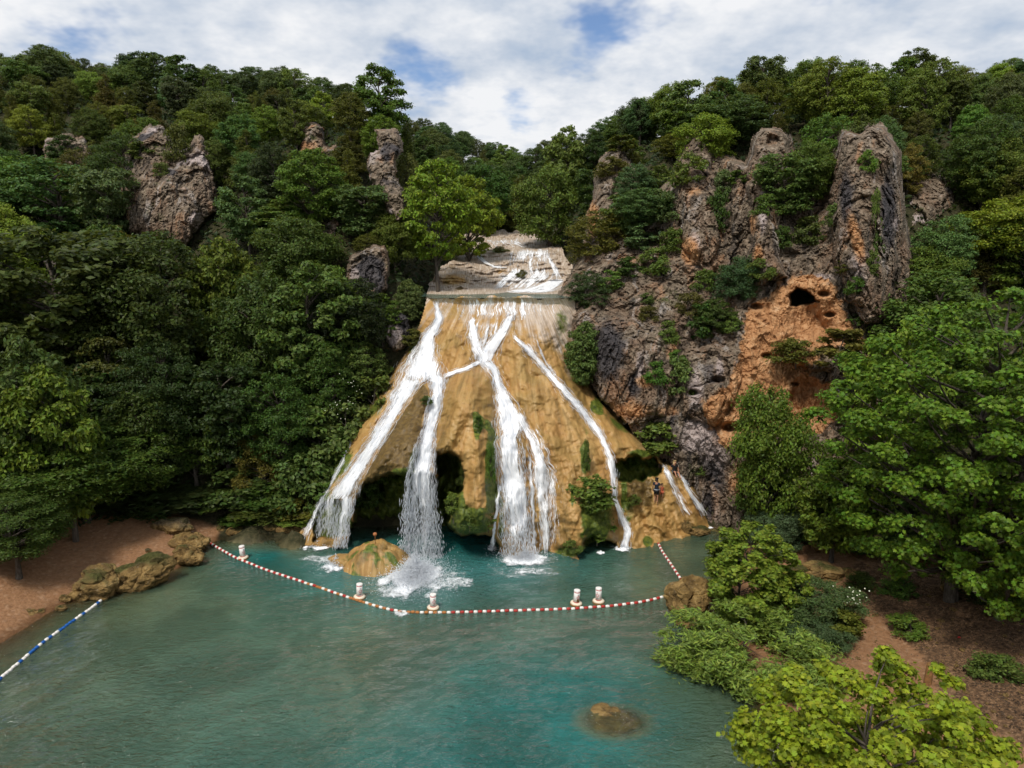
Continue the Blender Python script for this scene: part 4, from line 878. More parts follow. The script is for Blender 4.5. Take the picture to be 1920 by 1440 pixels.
stream('white riffle at the left side of the cascade', *path([(892, 470, 6), (896, 480, 12), (906, 490, 12), (926, 500, 8), (950, 502, 6)]), up, solid=0.7, streaks=0.1, lift=0.2, flat=True, uvs=0.5)

# ------------------------------------------------------------------ foam and splashes where the water lands
def foam(label, cx, cy, rx, ry, spray, hgt, seed, dens=1.0):
    g = np.random.default_rng(seed); c = WZ(cx, cy)
    ex = np.linalg.norm(WZ(cx + rx, cy) - c); ey = np.linalg.norm(WZ(cx, cy - ry) - WZ(cx, cy + ry)) / 2
    u, v = np.meshgrid(np.linspace(-1.5, 1.5, 44), np.linspace(-1.5, 1.5, 44))
    rr = np.hypot(u, v) + 0.45 * fbm(np.stack([u * 1.8, v * 1.8, u * 0 + seed], -1), 4)
    X = np.stack([c[0] + u * ex, c[1] + v * ey, 0.05 + 0.10 * np.clip(1 - rr, 0, 1) + 0.03 * fbm(np.stack([u * 5, v * 5, u * 0], -1), 3)], -1)
    o = link('foam', np_mesh('foam', X, grid_faces(44, 44, rr < 1.45), M['foam'], attrs=dict(edge=dens * sstep(1.4, 0.15, rr))), None, label, 'foam', kind='stuff')
    if spray:
        r = np.abs(g.normal(0, 0.55, spray)); th = g.uniform(0, 2 * np.pi, spray)
        z = np.abs(g.normal(0, 1, spray)) * hgt * np.exp(-r * 1.2)
        p = np.stack([c[0] + r * ex * np.cos(th), c[1] + r * ey * np.sin(th) , 0.05 + z], -1)
        d = np.stack([np.cos(th) * r, np.sin(th) * r, 0.4 + g.uniform(-0.5, 0.8, spray)], -1) + g.normal(0, 0.2, (spray, 3))
        w = g.uniform(0.010, 0.030, spray) * (1.2 - 0.5 * np.clip(r, 0, 1))
        v_, f_ = slivers(p, d, w * g.uniform(1.0, 2.6, spray), w)
        link('splash', np_mesh('splash', v_, f_, M['drop'], smooth=False), o, kind='stuff')
foam('big white splash under the tall plume', 778, 1084, 64, 38, 16000, 0.6, 1)
foam('foam apron under the central curtain', 982, 1050, 50, 16, 4000, 0.3, 2)
foam('splash on the left of the low mossy rock', 630, 1062, 26, 12, 1600, 0.3, 3)
foam('foam under the dripping left curtain', 596, 1026, 26, 9, 500, 0.2, 4)
foam('small foam patch at the far left foot of the falls', 566, 1014, 14, 5, 200, 0.15, 5)
foam('small splash under the thin thread of water', 923, 1030, 10, 6, 350, 0.2, 6)
foam('foam where the lower right stream meets the pool', 1166, 1030, 18, 6, 250, 0.15, 7)
foam('ripple of foam along the float line left of centre', 752, 1153, 22, 7, 0, 0, 8, 0.62)
foam('tiny splash under the dripping moss at right', 1126, 1038, 8, 4, 60, 0.1, 9)
foam('foam at the foot of the water slides', 1322, 990, 16, 4, 120, 0.1, 10)

foam('thin foam drifting right of the big splash', 850, 1092, 60, 22, 0, 0, 11, 0.55)
foam('thin foam drifting in front of the central curtain', 985, 1074, 90, 16, 0, 0, 12, 0.5)
foam('thin foam drifting left of the domed rock', 600, 1052, 60, 14, 0, 0, 13, 0.5)
# ------------------------------------------------------------------ trees and shrubs
def unit(v): return v / (np.linalg.norm(v, axis=-1, keepdims=True) + 1e-9)
DIAMOND = np.array([(0, -0.5, 0), (0.30, 0.0, 0.06), (0, 0.5, 0), (-0.30, 0.0, 0.06)])
NARROW = np.array([(0, -0.5, 0), (0.13, 0.0, 0.03), (0, 0.5, 0), (-0.13, 0.0, 0.03)])
LOBED = np.array([(0, -0.45, 0), (0.20, -0.38, 0.03), (0.50, -0.22, 0.0), (0.30, -0.02, 0.06), (0.52, 0.22, -0.02), (0.20, 0.20, 0.05), (0, 0.58, -0.04), (-0.20, 0.20, 0.05), (-0.52, 0.22, -0.02), (-0.30, -0.02, 0.06), (-0.50, -0.22, 0.0), (-0.20, -0.38, 0.03)])
LOBED_F = [(0, 1, 3, 11), (1, 2, 3, 3), (3, 4, 5, 5), (3, 5, 7, 9), (5, 6, 7, 7), (7, 8, 9, 9), (9, 10, 11, 11), (3, 9, 11, 11)]
def leaves(pos, nrm, size, shape, g):
    n = len(pos); nrm = unit(nrm)
    t = unit(np.cross(nrm, g.normal(size=(n, 3)))); b = np.cross(nrm, t)
    sz = size * g.uniform(0.7, 1.3, n)
    loc = shape[None] * sz[:, None, None]
    v = pos[:, None] + loc[..., 0:1] * t[:, None] + loc[..., 1:2] * b[:, None] + loc[..., 2:3] * nrm[:, None]
    k = len(shape)
    if k == 4:
        return v.reshape(-1, 3), (np.arange(4)[None] + 4 * np.arange(n)[:, None])
    tri = []
    for q in LOBED_F:
        u = list(dict.fromkeys(q))
        for a in range(1, len(u) - 1): tri.append((u[0], u[a], u[a + 1]))
    tri = np.array(tri)
    return v.reshape(-1, 3), (tri[None] + k * np.arange(n)[:, None, None]).reshape(-1, 3)
def curve_pts(a, b, sag, g, n=6):
    t = np.linspace(0, 1, n)[:, None]; d = b - a
    off = g.normal(0, 0.05, (1, 3)) * np.linalg.norm(d) + np.array([[0, 0, sag * np.linalg.norm(d)]])
    return a + d * t + off * (4 * t * (1 - t))
def gen_tree(name, seed, H=9.0, R=3.4, base=0.22, nclump=70, nleaf=14000, lsize=0.26, shape=DIAMOND, profile='round', flat=0.62, crad=(0.20, 0.32), droop=0.0, trunk=0.022, lean=0.05, fill=0.30, hole=0.0):
    g = np.random.default_rng(seed)
    def prof(t):                       # crown radius at relative height t in the crown
        if profile == 'round': return np.sqrt(np.clip(1 - (2 * t - 0.92) ** 2 * 0.98, 0.02, 1)) * (0.85 + 0.15 * t)
        if profile == 'cone': return np.clip(1.05 - t, 0.06, 1) ** 0.75
        if profile == 'tall': return np.clip(np.sin(np.pi * np.clip(0.12 + 0.86 * t, 0, 1)), 0.1, 1) ** 0.7
        if profile == 'dome': return np.sqrt(np.clip(1 - t ** 2.2, 0.05, 1))
        if profile == 'vase': return np.clip(0.45 + 0.75 * t - 0.55 * np.clip(t - 0.7, 0, 1) * 3, 0.15, 1)
    z0 = H * base; zc = H - z0
    # clump centres spread over the crown's shell with a lopsided, uneven outline
    lop = g.uniform(0, 2 * np.pi); C_ = []; tries = 0
    while len(C_) < nclump and tries < 6000:
        tries += 1
        t = g.uniform(0.0, 0.97); th = g.uniform(0, 2 * np.pi)
        rr = R * prof(np.array(t)) * (0.84 + 0.20 * np.sin(th - lop) + 0.16 * np.sin(3 * th + seed)) * g.uniform(0.42, 1.0) ** 0.6
        p = np.array([rr * np.cos(th), rr * np.sin(th), z0 + t * zc])
        if hole and perlin((p / R * 1.5 + seed)[None])[0] < -0.35 + 0.2 * (1 - hole): continue
        if all(np.linalg.norm((p - q) * [1, 1, 1.35]) > 0.27 * R * (1 - tries / 8000) for q in C_): C_.append(p)
    C_ = np.array(C_); n = len(C_)
    rc = R * g.uniform(*crad, n) * (0.75 + 0.25 * prof((C_[:, 2] - z0) / zc))
    # trunk and limbs
    mb = MB()
    ln = g.normal(0, lean, 2) * H
    tz = np.linspace(0, 1, 9)
    tp = np.stack([ln[0] * tz ** 1.6 + 0.02 * H * np.sin(4 * tz + seed), ln[1] * tz ** 1.6 + 0.015 * H * np.sin(5 * tz), H * 0.86 * tz], -1)
    tp[0, 2] = -0.6
    mb.tube(tp, np.linspace(trunk * H, trunk * H * 0.18, 9) * np.array([1.35] + [1] * 8), 7)
    C_[:, :2] += ln * np.clip(C_[:, 2:3] / H, 0, 1) ** 1.6
    for i in range(n):
        if i % 2 == 0 or n < 40:
            zt = np.clip(C_[i, 2] - 0.45 * np.hypot(*C_[i, :2]) - 0.05 * H, 0.12 * H, 0.8 * H)
            k = np.array([np.interp(zt, tp[:, 2], tp[:, 0]), np.interp(zt, tp[:, 2], tp[:, 1]), zt])
            pts = curve_pts(k, C_[i], 0.10 - droop, g)
            r0 = trunk * H * 0.34; mb.tube(pts, np.linspace(r0, r0 * 0.22, 6), 5, cap=False)
    # leaves
    w = rc ** 2 / (rc ** 2).sum(); cnt = g.multinomial(nleaf, w); idx = np.repeat(np.arange(n), cnt); N_ = len(idx)
    d = unit(g.normal(size=(N_, 3)) + np.array([0, 0, 0.45])); rad = rc[idx] * (g.uniform(0.0, 1, N_) ** (0.36)) * (1 + 0.30 * g.normal(size=N_) * 0.5)
    # small sprays: leaves gather around twig tips
    tw = unit(g.normal(size=(n, 14, 3)) + np.array([0, 0, 0.4])); ti = g.integers(0, 14, N_)
    d = unit(d * 0.55 + tw[idx, ti] * 0.75)
    pos = C_[idx] + d * rad[:, None] * np.array([1, 1, flat])
    pos[:, 2] -= droop * rad * g.uniform(0, 1.2, N_)
    out = unit(pos - np.array([0, 0, z0 + 0.35 * zc]))
    nr = 0.55 * d + 0.35 * out + np.array([0, 0, 0.45]) + 0.55 * g.normal(size=(N_, 3))
    if shape is NARROW: nr = 0.4 * d + 0.9 * g.normal(size=(N_, 3))
    m_in = g.uniform(0, 1, N_) < fill * 0.3
    pos[m_in] = (pos[m_in] - C_[idx[m_in]]) * 0.5 + C_[idx[m_in]] * np.array([0.6, 0.6, 0.95])
    v, f = leaves(pos, nr, lsize, shape, g)
    ext = np.percentile(np.abs(pos[:, :2]), 97) * 2
    top = np.percentile(pos[:, 2], 99.5)
    return dict(trunk=mb.mesh('trunk', M['bark']), crown=np_mesh('crown', v, f, M['leaf'], smooth=False), H=top, W=ext, base=base)
def proto_set(*a): return list(a)
TREES = dict(
    oak=[gen_tree('oak', 21, nleaf=22000, lsize=0.20, nclump=90, crad=(0.14, 0.28), hole=0.6, profile='tall'), gen_tree('oak', 22, R=3.8, nclump=90, nleaf=24000, lsize=0.20, crad=(0.13, 0.27), hole=0.5), gen_tree('oak', 23, H=8, R=3.6, nclump=64, nleaf=20000, lsize=0.21, hole=0.5), gen_tree('oak', 24, R=3.2, profile='tall', nclump=90, nleaf=22000, lsize=0.215, crad=(0.15, 0.27))],
    cedar=[gen_tree('cedar', 31, H=7.5, R=2.1, base=0.06, nclump=70, nleaf=14000, lsize=0.20, shape=NARROW * np.array([1.6, 1, 1]), profile='cone', flat=0.9, crad=(0.22, 0.34), lean=0.03), gen_tree('cedar', 32, H=7, R=2.6, base=0.10, nclump=70, nleaf=14000, lsize=0.21, shape=NARROW * np.array([1.6, 1, 1]), profile='tall', flat=0.6, crad=(0.2, 0.3), lean=0.06)],
    ash=[gen_tree('ash', 41, H=9, R=3.0, profile='tall', nclump=60, nleaf=13000, lsize=0.27, crad=(0.22, 0.32), flat=0.5, hole=0.6), gen_tree('ash', 42, H=9, R=3.3, profile='vase', nclump=64, nleaf=14000, lsize=0.27, flat=0.5, hole=0.5)],
    highsyc=[gen_tree('highsyc', 53, H=11, R=4.1, profile='tall', nclump=90, nleaf=15000, lsize=0.28, crad=(0.10, 0.22), flat=0.6, base=0.36, hole=0.95, lean=0.05)],
    sycamore=[gen_tree('sycamore', 51, H=11, R=3.8, profile='tall', nclump=84, nleaf=15000, lsize=0.34, crad=(0.17, 0.27), flat=0.6, base=0.2, hole=0.7), gen_tree('sycamore', 52, H=10, R=4.0, nclump=84, nleaf=15000, lsize=0.34, crad=(0.17, 0.26), flat=0.6, base=0.18, hole=0.6)],
    walnut=[gen_tree('walnut', 61, H=10, R=4.4, nclump=100, nleaf=36000, lsize=0.215, shape=NARROW * np.array([1.7, 1, 1]), crad=(0.18, 0.28), flat=0.5, base=0.26, droop=0.12, hole=0.5)],
    shrub=[gen_tree('shrub', 71, H=2.0, R=1.15, base=0.05, nclump=26, nleaf=2600, lsize=0.17, profile='dome', crad=(0.3, 0.45), trunk=0.02), gen_tree('shrub', 72, H=1.7, R=1.3, base=0.04, nclump=24, nleaf=2600, lsize=0.16, profile='dome', crad=(0.28, 0.42), trunk=0.018), gen_tree('shrub', 73, H=2.6, R=1.0, base=0.08, nclump=26, nleaf=2600, lsize=0.18, profile='tall', crad=(0.3, 0.42), trunk=0.016)],
    willow=[gen_tree('willow', 81, H=4, R=2.9, base=0.02, nclump=80, nleaf=26000, lsize=0.21, shape=NARROW, profile='round', crad=(0.11, 0.24), flat=1.0, droop=0.35, trunk=0.012, hole=0.9), gen_tree('willow', 82, H=3, R=2.2, base=0.03, nclump=60, nleaf=18000, lsize=0.17, shape=NARROW, profile='round', crad=(0.14, 0.28), flat=0.75, droop=0.1, trunk=0.012)],
    bigsyc=[gen_tree('bigsyc', 91, H=20, R=9.5, base=0.05, nclump=230, nleaf=62000, lsize=0.215, shape=LOBED, crad=(0.065, 0.125), flat=0.55, droop=0.1, profile='round', trunk=0.017, hole=0.8, lean=0.04)],
    plane=[gen_tree('plane', 95, H=13, R=4.3, base=0.42, nclump=150, nleaf=34000, lsize=0.155, shape=LOBED, crad=(0.07, 0.14), flat=0.8, profile='round', trunk=0.010, hole=0.9, lean=0.02)],
    young=[gen_tree('young', 97, H=8, R=2.5, base=0.03, nclump=110, nleaf=19000, lsize=0.175, shape=LOBED, crad=(0.11, 0.20), flat=0.9, profile='tall', trunk=0.010, hole=0.95, lean=0.03)],
)
def put_tree(name, pr, loc, sx, sz, rz, col, label, cat, group=None, tilt=0.0):
    root = empty(name, loc, label, cat, group, rz); root.rotation_euler = (tilt, 0, rz)
    for pn in ('trunk', 'crown'):
        o = link(pn, pr[pn], root); o.scale = (sx, sx, sz)
        if pn == 'crown': o.color = (*col, 1)
    return root
def jitter_col(c, g, k=0.20):
    m = 1 + g.normal(0, k); return tuple(float(np.clip(x * m * (1 + g.normal(0, 0.09)), 0.008, 0.5)) for x in c)
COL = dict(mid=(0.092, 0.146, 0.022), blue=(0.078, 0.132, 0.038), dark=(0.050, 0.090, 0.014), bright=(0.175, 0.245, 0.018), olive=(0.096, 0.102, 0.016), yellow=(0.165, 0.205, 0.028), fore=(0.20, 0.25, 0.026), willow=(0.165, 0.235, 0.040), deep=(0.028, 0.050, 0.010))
tg = np.random.default_rng(5)

# covered-pixel map (photo pixels / 8): which trees the photo could show anything of
BW, BH = 300, 180                       # x from -240 to 2160
zb = np.full((BH, BW), 1e9); cover = np.zeros((BH, BW), bool)
bx, by = np.meshgrid(np.arange(BW) * 8 - 236.0, np.arange(BH) * 8 + 4.0)
prot = np.full((BH, BW), -1.0)
def protect(poly, Y):
    m = poly_sd(bx, by, poly) > 0
    zb[m] = np.minimum(zb[m], Y(bx, by)[m] if callable(Y) else Y); prot[m] = np.maximum(prot[m], zb[m])
protect(MOUND_OUT, mo.at); protect(UP_OUT, up.at); protect(CLIFF_TOP, cl.at)
for pl, Yd in (([(282, 234), (306, 236), (330, 288), (374, 252), (398, 310), (404, 396), (352, 464), (244, 440), (222, 350), (258, 250)], 86), ([(706, 244), (742, 240), (756, 284), (744, 330), (762, 400), (748, 420), (706, 360), (690, 310)], 82), ([(566, 232), (606, 236), (612, 280), (566, 290)], 88),
               ([(652, 500), (690, 478), (728, 490), (728, 540), (690, 560), (652, 540)], 70), ([(728, 592), (764, 590), (768, 640), (730, 655)], 64.5), ([(1700, 345), (1740, 330), (1760, 400), (1705, 430)], 72)): protect(pl, Yd)
for pl in ([(-240, 1440), (-240, 1300), (0, 1130), (170, 1010), (300, 985), (390, 990), (440, 1004), (570, 1008), (1330, 1000), (1340, 1180), (1420, 1300), (1400, 1440)], [(1600, 1090), (1720, 1080), (1800, 1180), (1920, 1300), (1920, 1440), (1500, 1440), (1500, 1260)]): protect(pl, lambda a, b: YW(a, np.maximum(b, 800)))
def ellipse(px, pt, pb, w):
    return ((bx - px) / (w / 2)) ** 2 + ((by - (pt + pb) / 2) / max(4, (pb - pt) / 2)) ** 2 < 1

ALL = []                                # (sort data for labels)
def hero(px, pt, w, Y, sp, col, label, var=0, cat='tree', name=None, pb=None, base=None, rz=None, maxr=3.0, group=None):
    pr = TREES[sp][var]; X, Yw_, zt = W(px, pt, Y)
    if base is not None: zg = base
    else: zg = float(ground_z(X, Yw_))
    H_ = max(zt - zg, 0.6); sz = H_ / pr['H']
    dist = np.linalg.norm([X, Yw_, zt - CAMH * S])
    sx = (w * dist / F * 0.985) / pr['W']
    if sz > sx * maxr: zg = zt - pr['H'] * sx * maxr; sz = sx * maxr     # stands higher up on the rock
    if sz < sx * 0.45: sz = sx * 0.45; zg = zt - pr['H'] * sz
    c = jitter_col(COL[col] if isinstance(col, str) else col, tg, 0.04)
    put_tree(name or sp + '_tree', pr, (X, Yw_, zg - 0.05), sx, sz, tg.uniform(0, 6.28) if rz is None else rz, c, label, cat, group)
    bqx, bqy, _ = proj(np.array([X, Yw_, zg + (zt - zg) * pr['base']]))
    m = ellipse(px, pt, pb or bqy, w * 0.8) & (Y < zb)
    cover[m] = True
    m2 = ellipse(px, pt, pb or bqy, w) ; heroz[m2] = np.maximum(heroz[m2], Y)
    return (X, Yw_, zg)
heroz = np.full((BH, BW), -1.0)
G_B = 'broadleaf trees of the wooded banks'
hero(818, 304, 130, 73, 'highsyc', 'bright', 'bright yellow-green tree leaning over the left side of the upper cascade', 0, group=G_B)
hero(880, 332, 110, 84, 'highsyc', 'bright', 'bright green tree just right of the yellow-green one by the upper cascade', 0, group=G_B)
hero(568, 496, 165, 62, 'sycamore', 'mid', 'tree with leafy pale tips standing left of the low rock face', 0, group=G_B)
hero(388, 452, 120, 67, 'sycamore', (0.12, 0.18, 0.022), 'light-topped tree below the large double-peaked outcrop', 1, group=G_B)
hero(110, 690, 150, 50, 'sycamore', (0.11, 0.175, 0.018), 'light green tree rising above the left beach', 1, group=G_B)
hero(20, 640, 130, 49, 'sycamore', (0.075, 0.105, 0.022), 'yellowish tree cut off by the left edge of the photo', 0, group=G_B)
hero(150, 792, 250, 53, 'walnut', (0.060, 0.105, 0.014), 'drooping dark tree overhanging the left beach', 0, group=G_B)
hero(10, 930, 170, 44, 'walnut', (0.06, 0.105, 0.014), 'low drooping tree at the left edge over the beach', 0, group=G_B)
hero(100, 432, 260, 63, 'ash', 'dark', 'broad dark green tree at left, below the blue-green one', 1, group=G_B)
hero(275, 440, 220, 64, 'oak', 'dark', 'dark green tree directly below the large outcrop', 1, group=G_B)
hero(110, 296, 210, 80, 'oak', 'blue', 'large blue-green tree at the left edge beside the large outcrop', 0, group=G_B)
hero(470, 520, 150, 64, 'oak', 'dark', 'dark tree between the two light-topped trees on the left bank', 2, group=G_B)
hero(560, 284, 120, 80, 'oak', 'mid', 'rounded green tree under the orange-topped rock knob', 0, group=G_B)
hero(520, 372, 120, 76, 'ash', 'mid', 'slender green tree below the rounded tree on the left slope', 0, group=G_B)
hero(680, 348, 110, 75, 'ash', 'blue', 'green tree in front of the tall rock tower', 1, group=G_B)
hero(650, 246, 78, 83, 'cedar', 'olive', 'dark olive cedar leaning against the tall rock tower', 0, group='cedars')
hero(716, 122, 86, 93, 'ash', 'mid', 'tallest tree on the left crest, dark top against the sky', 0, group=G_B)
hero(760, 290, 60, 82, 'cedar', 'olive', 'cedar squeezed right of the tall rock tower', 1, group='cedars')
hero(740, 400, 80, 73, 'oak', 'mid', 'small tree beneath the tall rock tower', 2, group=G_B)
hero(692, 438, 46, 70.5, 'cedar', 'olive', 'small cedar growing on the rounded brown rock face', 1, base=float(W(692, 480, 70.5)[2]), group='cedars')
hero(716, 552, 84, 65, 'sycamore', 'mid', 'leafy tree at the foot of the rounded brown rock face', 0, group=G_B)
hero(765, 525, 56, 66, 'sycamore', (0.09, 0.15, 0.03), 'small bright tree at the left lip of the falls', 1, group=G_B)
hero(690, 640, 84, 62, 'sycamore', (0.085, 0.14, 0.03), 'bright bush-like tree left of the upper left stream', 0, group=G_B)
hero(612, 640, 120, 60, 'oak', 'dark', 'dark tree on the bank left of the falls', 3, group=G_B)
hero(530, 700, 140, 58, 'oak', 'dark', 'dark rounded tree on the left bank above the shore', 0, group=G_B)
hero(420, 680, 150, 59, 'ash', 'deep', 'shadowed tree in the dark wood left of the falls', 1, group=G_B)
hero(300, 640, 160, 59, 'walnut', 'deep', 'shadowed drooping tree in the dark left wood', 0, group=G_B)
hero(1030, 318, 110, 92, 'oak', 'mid', 'rounded tree at the right end of the upper cascade', 2, group=G_B)
hero(1074, 240, 80, 104, 'sycamore', (0.12, 0.17, 0.03), 'tall light-leaved tree on the skyline right of the gap', 0, group=G_B)
hero(1128, 396, 120, 74, 'cedar', 'olive', 'wide dark cedar at the right bank of the upper cascade', 1, group='cedars')
hero(1098, 508, 76, 66.4, 'cedar', (0.05, 0.075, 0.02), 'dark bushy cedar at the right lip of the falls', 1, base=float(W(1098, 590, 66.4)[2]), group='cedars')
hero(1380, 182, 140, 80, 'oak', 'blue', 'dense blue-green tree behind the cliff between the middle buttresses', 1, group=G_B)
hero(1478, 292, 96, 66, 'ash', (0.075, 0.13, 0.03), 'bright tree growing in the cleft between the two big buttresses', 1, base=float(W(1480, 430, 66)[2]), group=G_B)
hero(1530, 268, 70, 66, 'oak', 'mid', 'green tree in the cleft beside the tallest buttress', 2, base=float(W(1530, 400, 66)[2]), group=G_B)
hero(1186, 310, 90, 77, 'oak', (0.07, 0.11, 0.035), 'light green tree on the cliff right of its leftmost spire', 0, base=float(W(1186, 400, 77)[2]), group=G_B)
hero(1206, 352, 100, 73, 'oak', 'blue', 'blue-green tree on the cliff slope left of the second buttress', 1, base=float(W(1206, 440, 73)[2]), group=G_B)
hero(1262, 250, 70, 80, 'cedar', 'olive', 'olive cedar left of the second buttress', 1, group='cedars')
hero(1390, 480, 84, 64, 'oak', (0.05, 0.095, 0.03), 'bushy tree on the cliff ledge left of the cave', 2, base=float(W(1390, 590, 64)[2]), group=G_B)
hero(1336, 560, 84, 62.5, 'oak', 'dark', 'dark bushy tree on the cliff below and left of the cave', 3, base=float(W(1336, 650, 62.5)[2]), group=G_B)
hero(1086, 606, 78, 61.2, 'sycamore', (0.088, 0.155, 0.034), 'bright leafy tree growing between mound and cliff', 1, base=float(W(1092, 745, 61.2)[2]), group=G_B)
hero(1455, 730, 140, 51, 'oak', (0.125, 0.17, 0.018), 'yellow-green tree in front of the orange rock face', 2, group=G_B)
hero(1570, 850, 150, 47, 'sycamore', (0.105, 0.155, 0.018), 'leafy tree left of the big right-hand tree', 1, group=G_B)
hero(1745, 512, 220, 60, 'oak', (0.062, 0.115, 0.020), 'large rounded dark green tree right of the tallest buttress', 1, group=G_B)
hero(1876, 374, 120, 66, 'oak', 'bright', 'bright yellow-green tree near the right edge above the dark rounded tree', 2, group=G_B)
hero(1720, 612, 150, 52, 'sycamore', (0.135, 0.19, 0.018), 'light green tree leaning out beside the cliff foot', 0, group=G_B)
hero(1850, 560, 440, 40, 'bigsyc', (0.112, 0.168, 0.013), 'huge spreading tree filling the right side of the photo', 0, group=G_B, rz=1.0)
hero(1940, 640, 300, 37, 'bigsyc', (0.090, 0.132, 0.013), 'big dark tree cut off by the right edge of the photo', 0, group=G_B, rz=3.0)
hero(1398, 985, 170, 39.8, 'young', (0.165, 0.24, 0.024), 'young light green tree standing by the boulder on the right shore', 0, group=G_B, rz=0.4)
hero(1625, 1250, 440, 17.5, 'plane', (0.205, 0.275, 0.016), 'bright yellow-green treetop at the bottom right corner', 0, group=G_B, rz=0.3)
hero(1400, 1150, 280, 36.5, 'willow', 'willow', 'feathery willow bush overhanging the water at right', 0, 'shrub', 'willow_bush', group='willow bushes')
hero(1552, 1096, 140, 40, 'willow', (0.075, 0.13, 0.042), 'blue-green bush with white flower heads on the right bank', 1, 'shrub', 'willow_bush', group='willow bushes')
hero(1540, 1172, 110, 37, 'willow', (0.065, 0.11, 0.04), 'low blue-green bush behind the willow on the right bank', 1, 'shrub', 'willow_bush', group='willow bushes')
hero(1466, 956, 96, 50, 'willow', (0.075, 0.12, 0.050), 'pale green bush under the cliff foot at right', 1, 'shrub', 'willow_bush', group='willow bushes')

# the rest of the wood: placed over the hills, kept where the photo can show it
def ordinal(n):
    o = ['first', 'second', 'third', 'fourth', 'fifth', 'sixth', 'seventh', 'eighth', 'ninth', 'tenth', 'eleventh', 'twelfth', 'thirteenth', 'fourteenth', 'fifteenth', 'sixteenth', 'seventeenth', 'eighteenth', 'nineteenth']
    if n < 20: return o[n - 1]
    t = ['twent', 'thirt', 'fort', 'fift', 'sixt', 'sevent', 'eight', 'ninet'][n // 10 - 2]
    return t + 'ieth' if n % 10 == 0 else t + 'y-' + o[n % 10 - 1]
cand = []
sp_ = 4.6
for Yc in np.arange(50, 330, 1):
    pass
ys = []; yv = 48.0
while yv < 330: ys.append(yv); yv += 3.7 + 0.022 * (yv - 48)
for yv in ys:
    st = 4.0 + 0.022 * (yv - 48); xm = 0.86 * yv + 8
    for xv in np.arange(-xm, xm, st): cand.append((xv + tg.uniform(-0.45, 0.45) * st, yv + tg.uniform(-0.45, 0.45) * st))
cand = np.array(cand) * S; cz = ground_z(cand[:, 0], cand[:, 1])
picked = []
for (x, y), z in sorted(zip(map(tuple, cand), cz), key=lambda q: q[0][1]):
    if z < 1.6 * S: continue
    Yl = y / S
    if abs(x / S) < 8.5 and 58 < Yl < 101: continue
    gpx_, gpy_, _ = proj(np.array([x, y, z]))
    left = gpx_ < 800
    u = tg.uniform()
    high = z / S > 27
    if left: sp = ('cedar' if u < 0.45 else 'oak' if u < 0.78 else 'ash') if high else ('oak' if u < 0.45 else 'ash' if u < 0.68 else 'walnut' if u < 0.80 else 'cedar' if u < 0.86 else 'sycamore')
    else: sp = ('cedar' if u < 0.28 else 'oak' if u < 0.82 else 'ash')
    var = int(tg.integers(0, len(TREES[sp]))); pr = TREES[sp][var]
    k = tg.uniform(0.74, 1.16) * (0.72 if high else 0.95); sx = k * tg.uniform(0.9, 1.15); sz = k
    if Yl > 115: sx *= 1.12
    H_ = pr['H'] * sz; wd = pr['W'] * sx
    tpx, tpy, td = proj(np.array([x, y, z + H_])); bqx, bqy, bd = proj(np.array([x, y, z + H_ * 0.12]))
    wpx = wd / S * F / td
    if tpx < -150 or tpx > 2070 or tpy > 1430: continue
    e = ellipse(tpx, tpy, bqy, wpx); n_e = e.sum()
    if n_e < 3: continue
    hit = (e & (prot > Yl + 0.5)).sum() / n_e
    if hit > 0.09: continue
    if (e & (heroz > Yl + 1)).sum() / n_e > 0.42: continue
    vis = e & ~cover & (zb > Yl)
    if vis.sum() < max(3, 0.16 * n_e): continue
    if 560 < tpx + wpx / 2 and tpx - wpx / 2 < 1700 and Yl < 62: continue
    if 1050 < gpx_ < 1700 and 230 < gpy_ < 1010 and Yl < float(cl.at(gpx_, gpy_)) + 1.0: continue
    cover[ellipse(tpx, tpy + 0.1 * (bqy - tpy), bqy, wpx * 0.72) & (zb > Yl)] = True
    picked.append((sp, var, x, y, float(z), sx, sz, float(tpx), float(tpy), left, high, Yl))
from collections import defaultdict
named = defaultdict(list)
WORD = dict(sycamore='large-leaved tree', cedar='olive cedar', oak='rounded tree', ash='slender-branched tree', walnut='drooping tree')
for p in picked:
    sp, left, tpx, tpy, Yl = p[0], p[9], p[7], p[8], p[11]
    if Yl > 118 and 700 < tpx < 1120: reg = 'on the far hill in the gap'
    elif left: reg = 'on the left ridge under the sky' if tpy < 195 else 'high on the left hillside' if tpy < 330 else 'halfway up the left hillside' if tpy < 520 else 'low on the left bank'
    else: reg = 'on the right ridge under the sky' if tpy < 215 else 'on the upper right hillside' if tpy < 420 else 'on the lower right bank'
    named[(sp, reg)].append(p)
for (sp, reg), lst in named.items():
    lst.sort(key=lambda p: p[7])
    for i, p in enumerate(lst):
        _, var, x, y, z, sx, sz, tpx, tpy, left, high, Yl = p
        if sp == 'cedar': base = COL['olive']
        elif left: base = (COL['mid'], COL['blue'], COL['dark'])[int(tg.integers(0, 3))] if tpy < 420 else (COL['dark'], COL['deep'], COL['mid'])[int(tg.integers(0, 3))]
        else: base = (COL['mid'], COL['dark'], COL['mid'], COL['blue'])[int(tg.integers(0, 4))]
        if sp != 'cedar' and tg.uniform() < 0.16: base = (0.125, 0.180, 0.020) if tpy < 420 or not left else (0.085, 0.140, 0.018)
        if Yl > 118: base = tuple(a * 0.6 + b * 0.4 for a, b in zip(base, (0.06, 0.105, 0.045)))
        w_ = WORD[sp]
        lab = f'{w_} {reg}, {ordinal(i + 1)} from the left' if len(lst) > 1 else f'the only {w_} {reg}'
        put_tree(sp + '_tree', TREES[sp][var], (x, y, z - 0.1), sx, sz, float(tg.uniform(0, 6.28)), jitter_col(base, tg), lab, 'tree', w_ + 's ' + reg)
print('TREES auto', len(picked), {k: len(v) for k, v in named.items()})

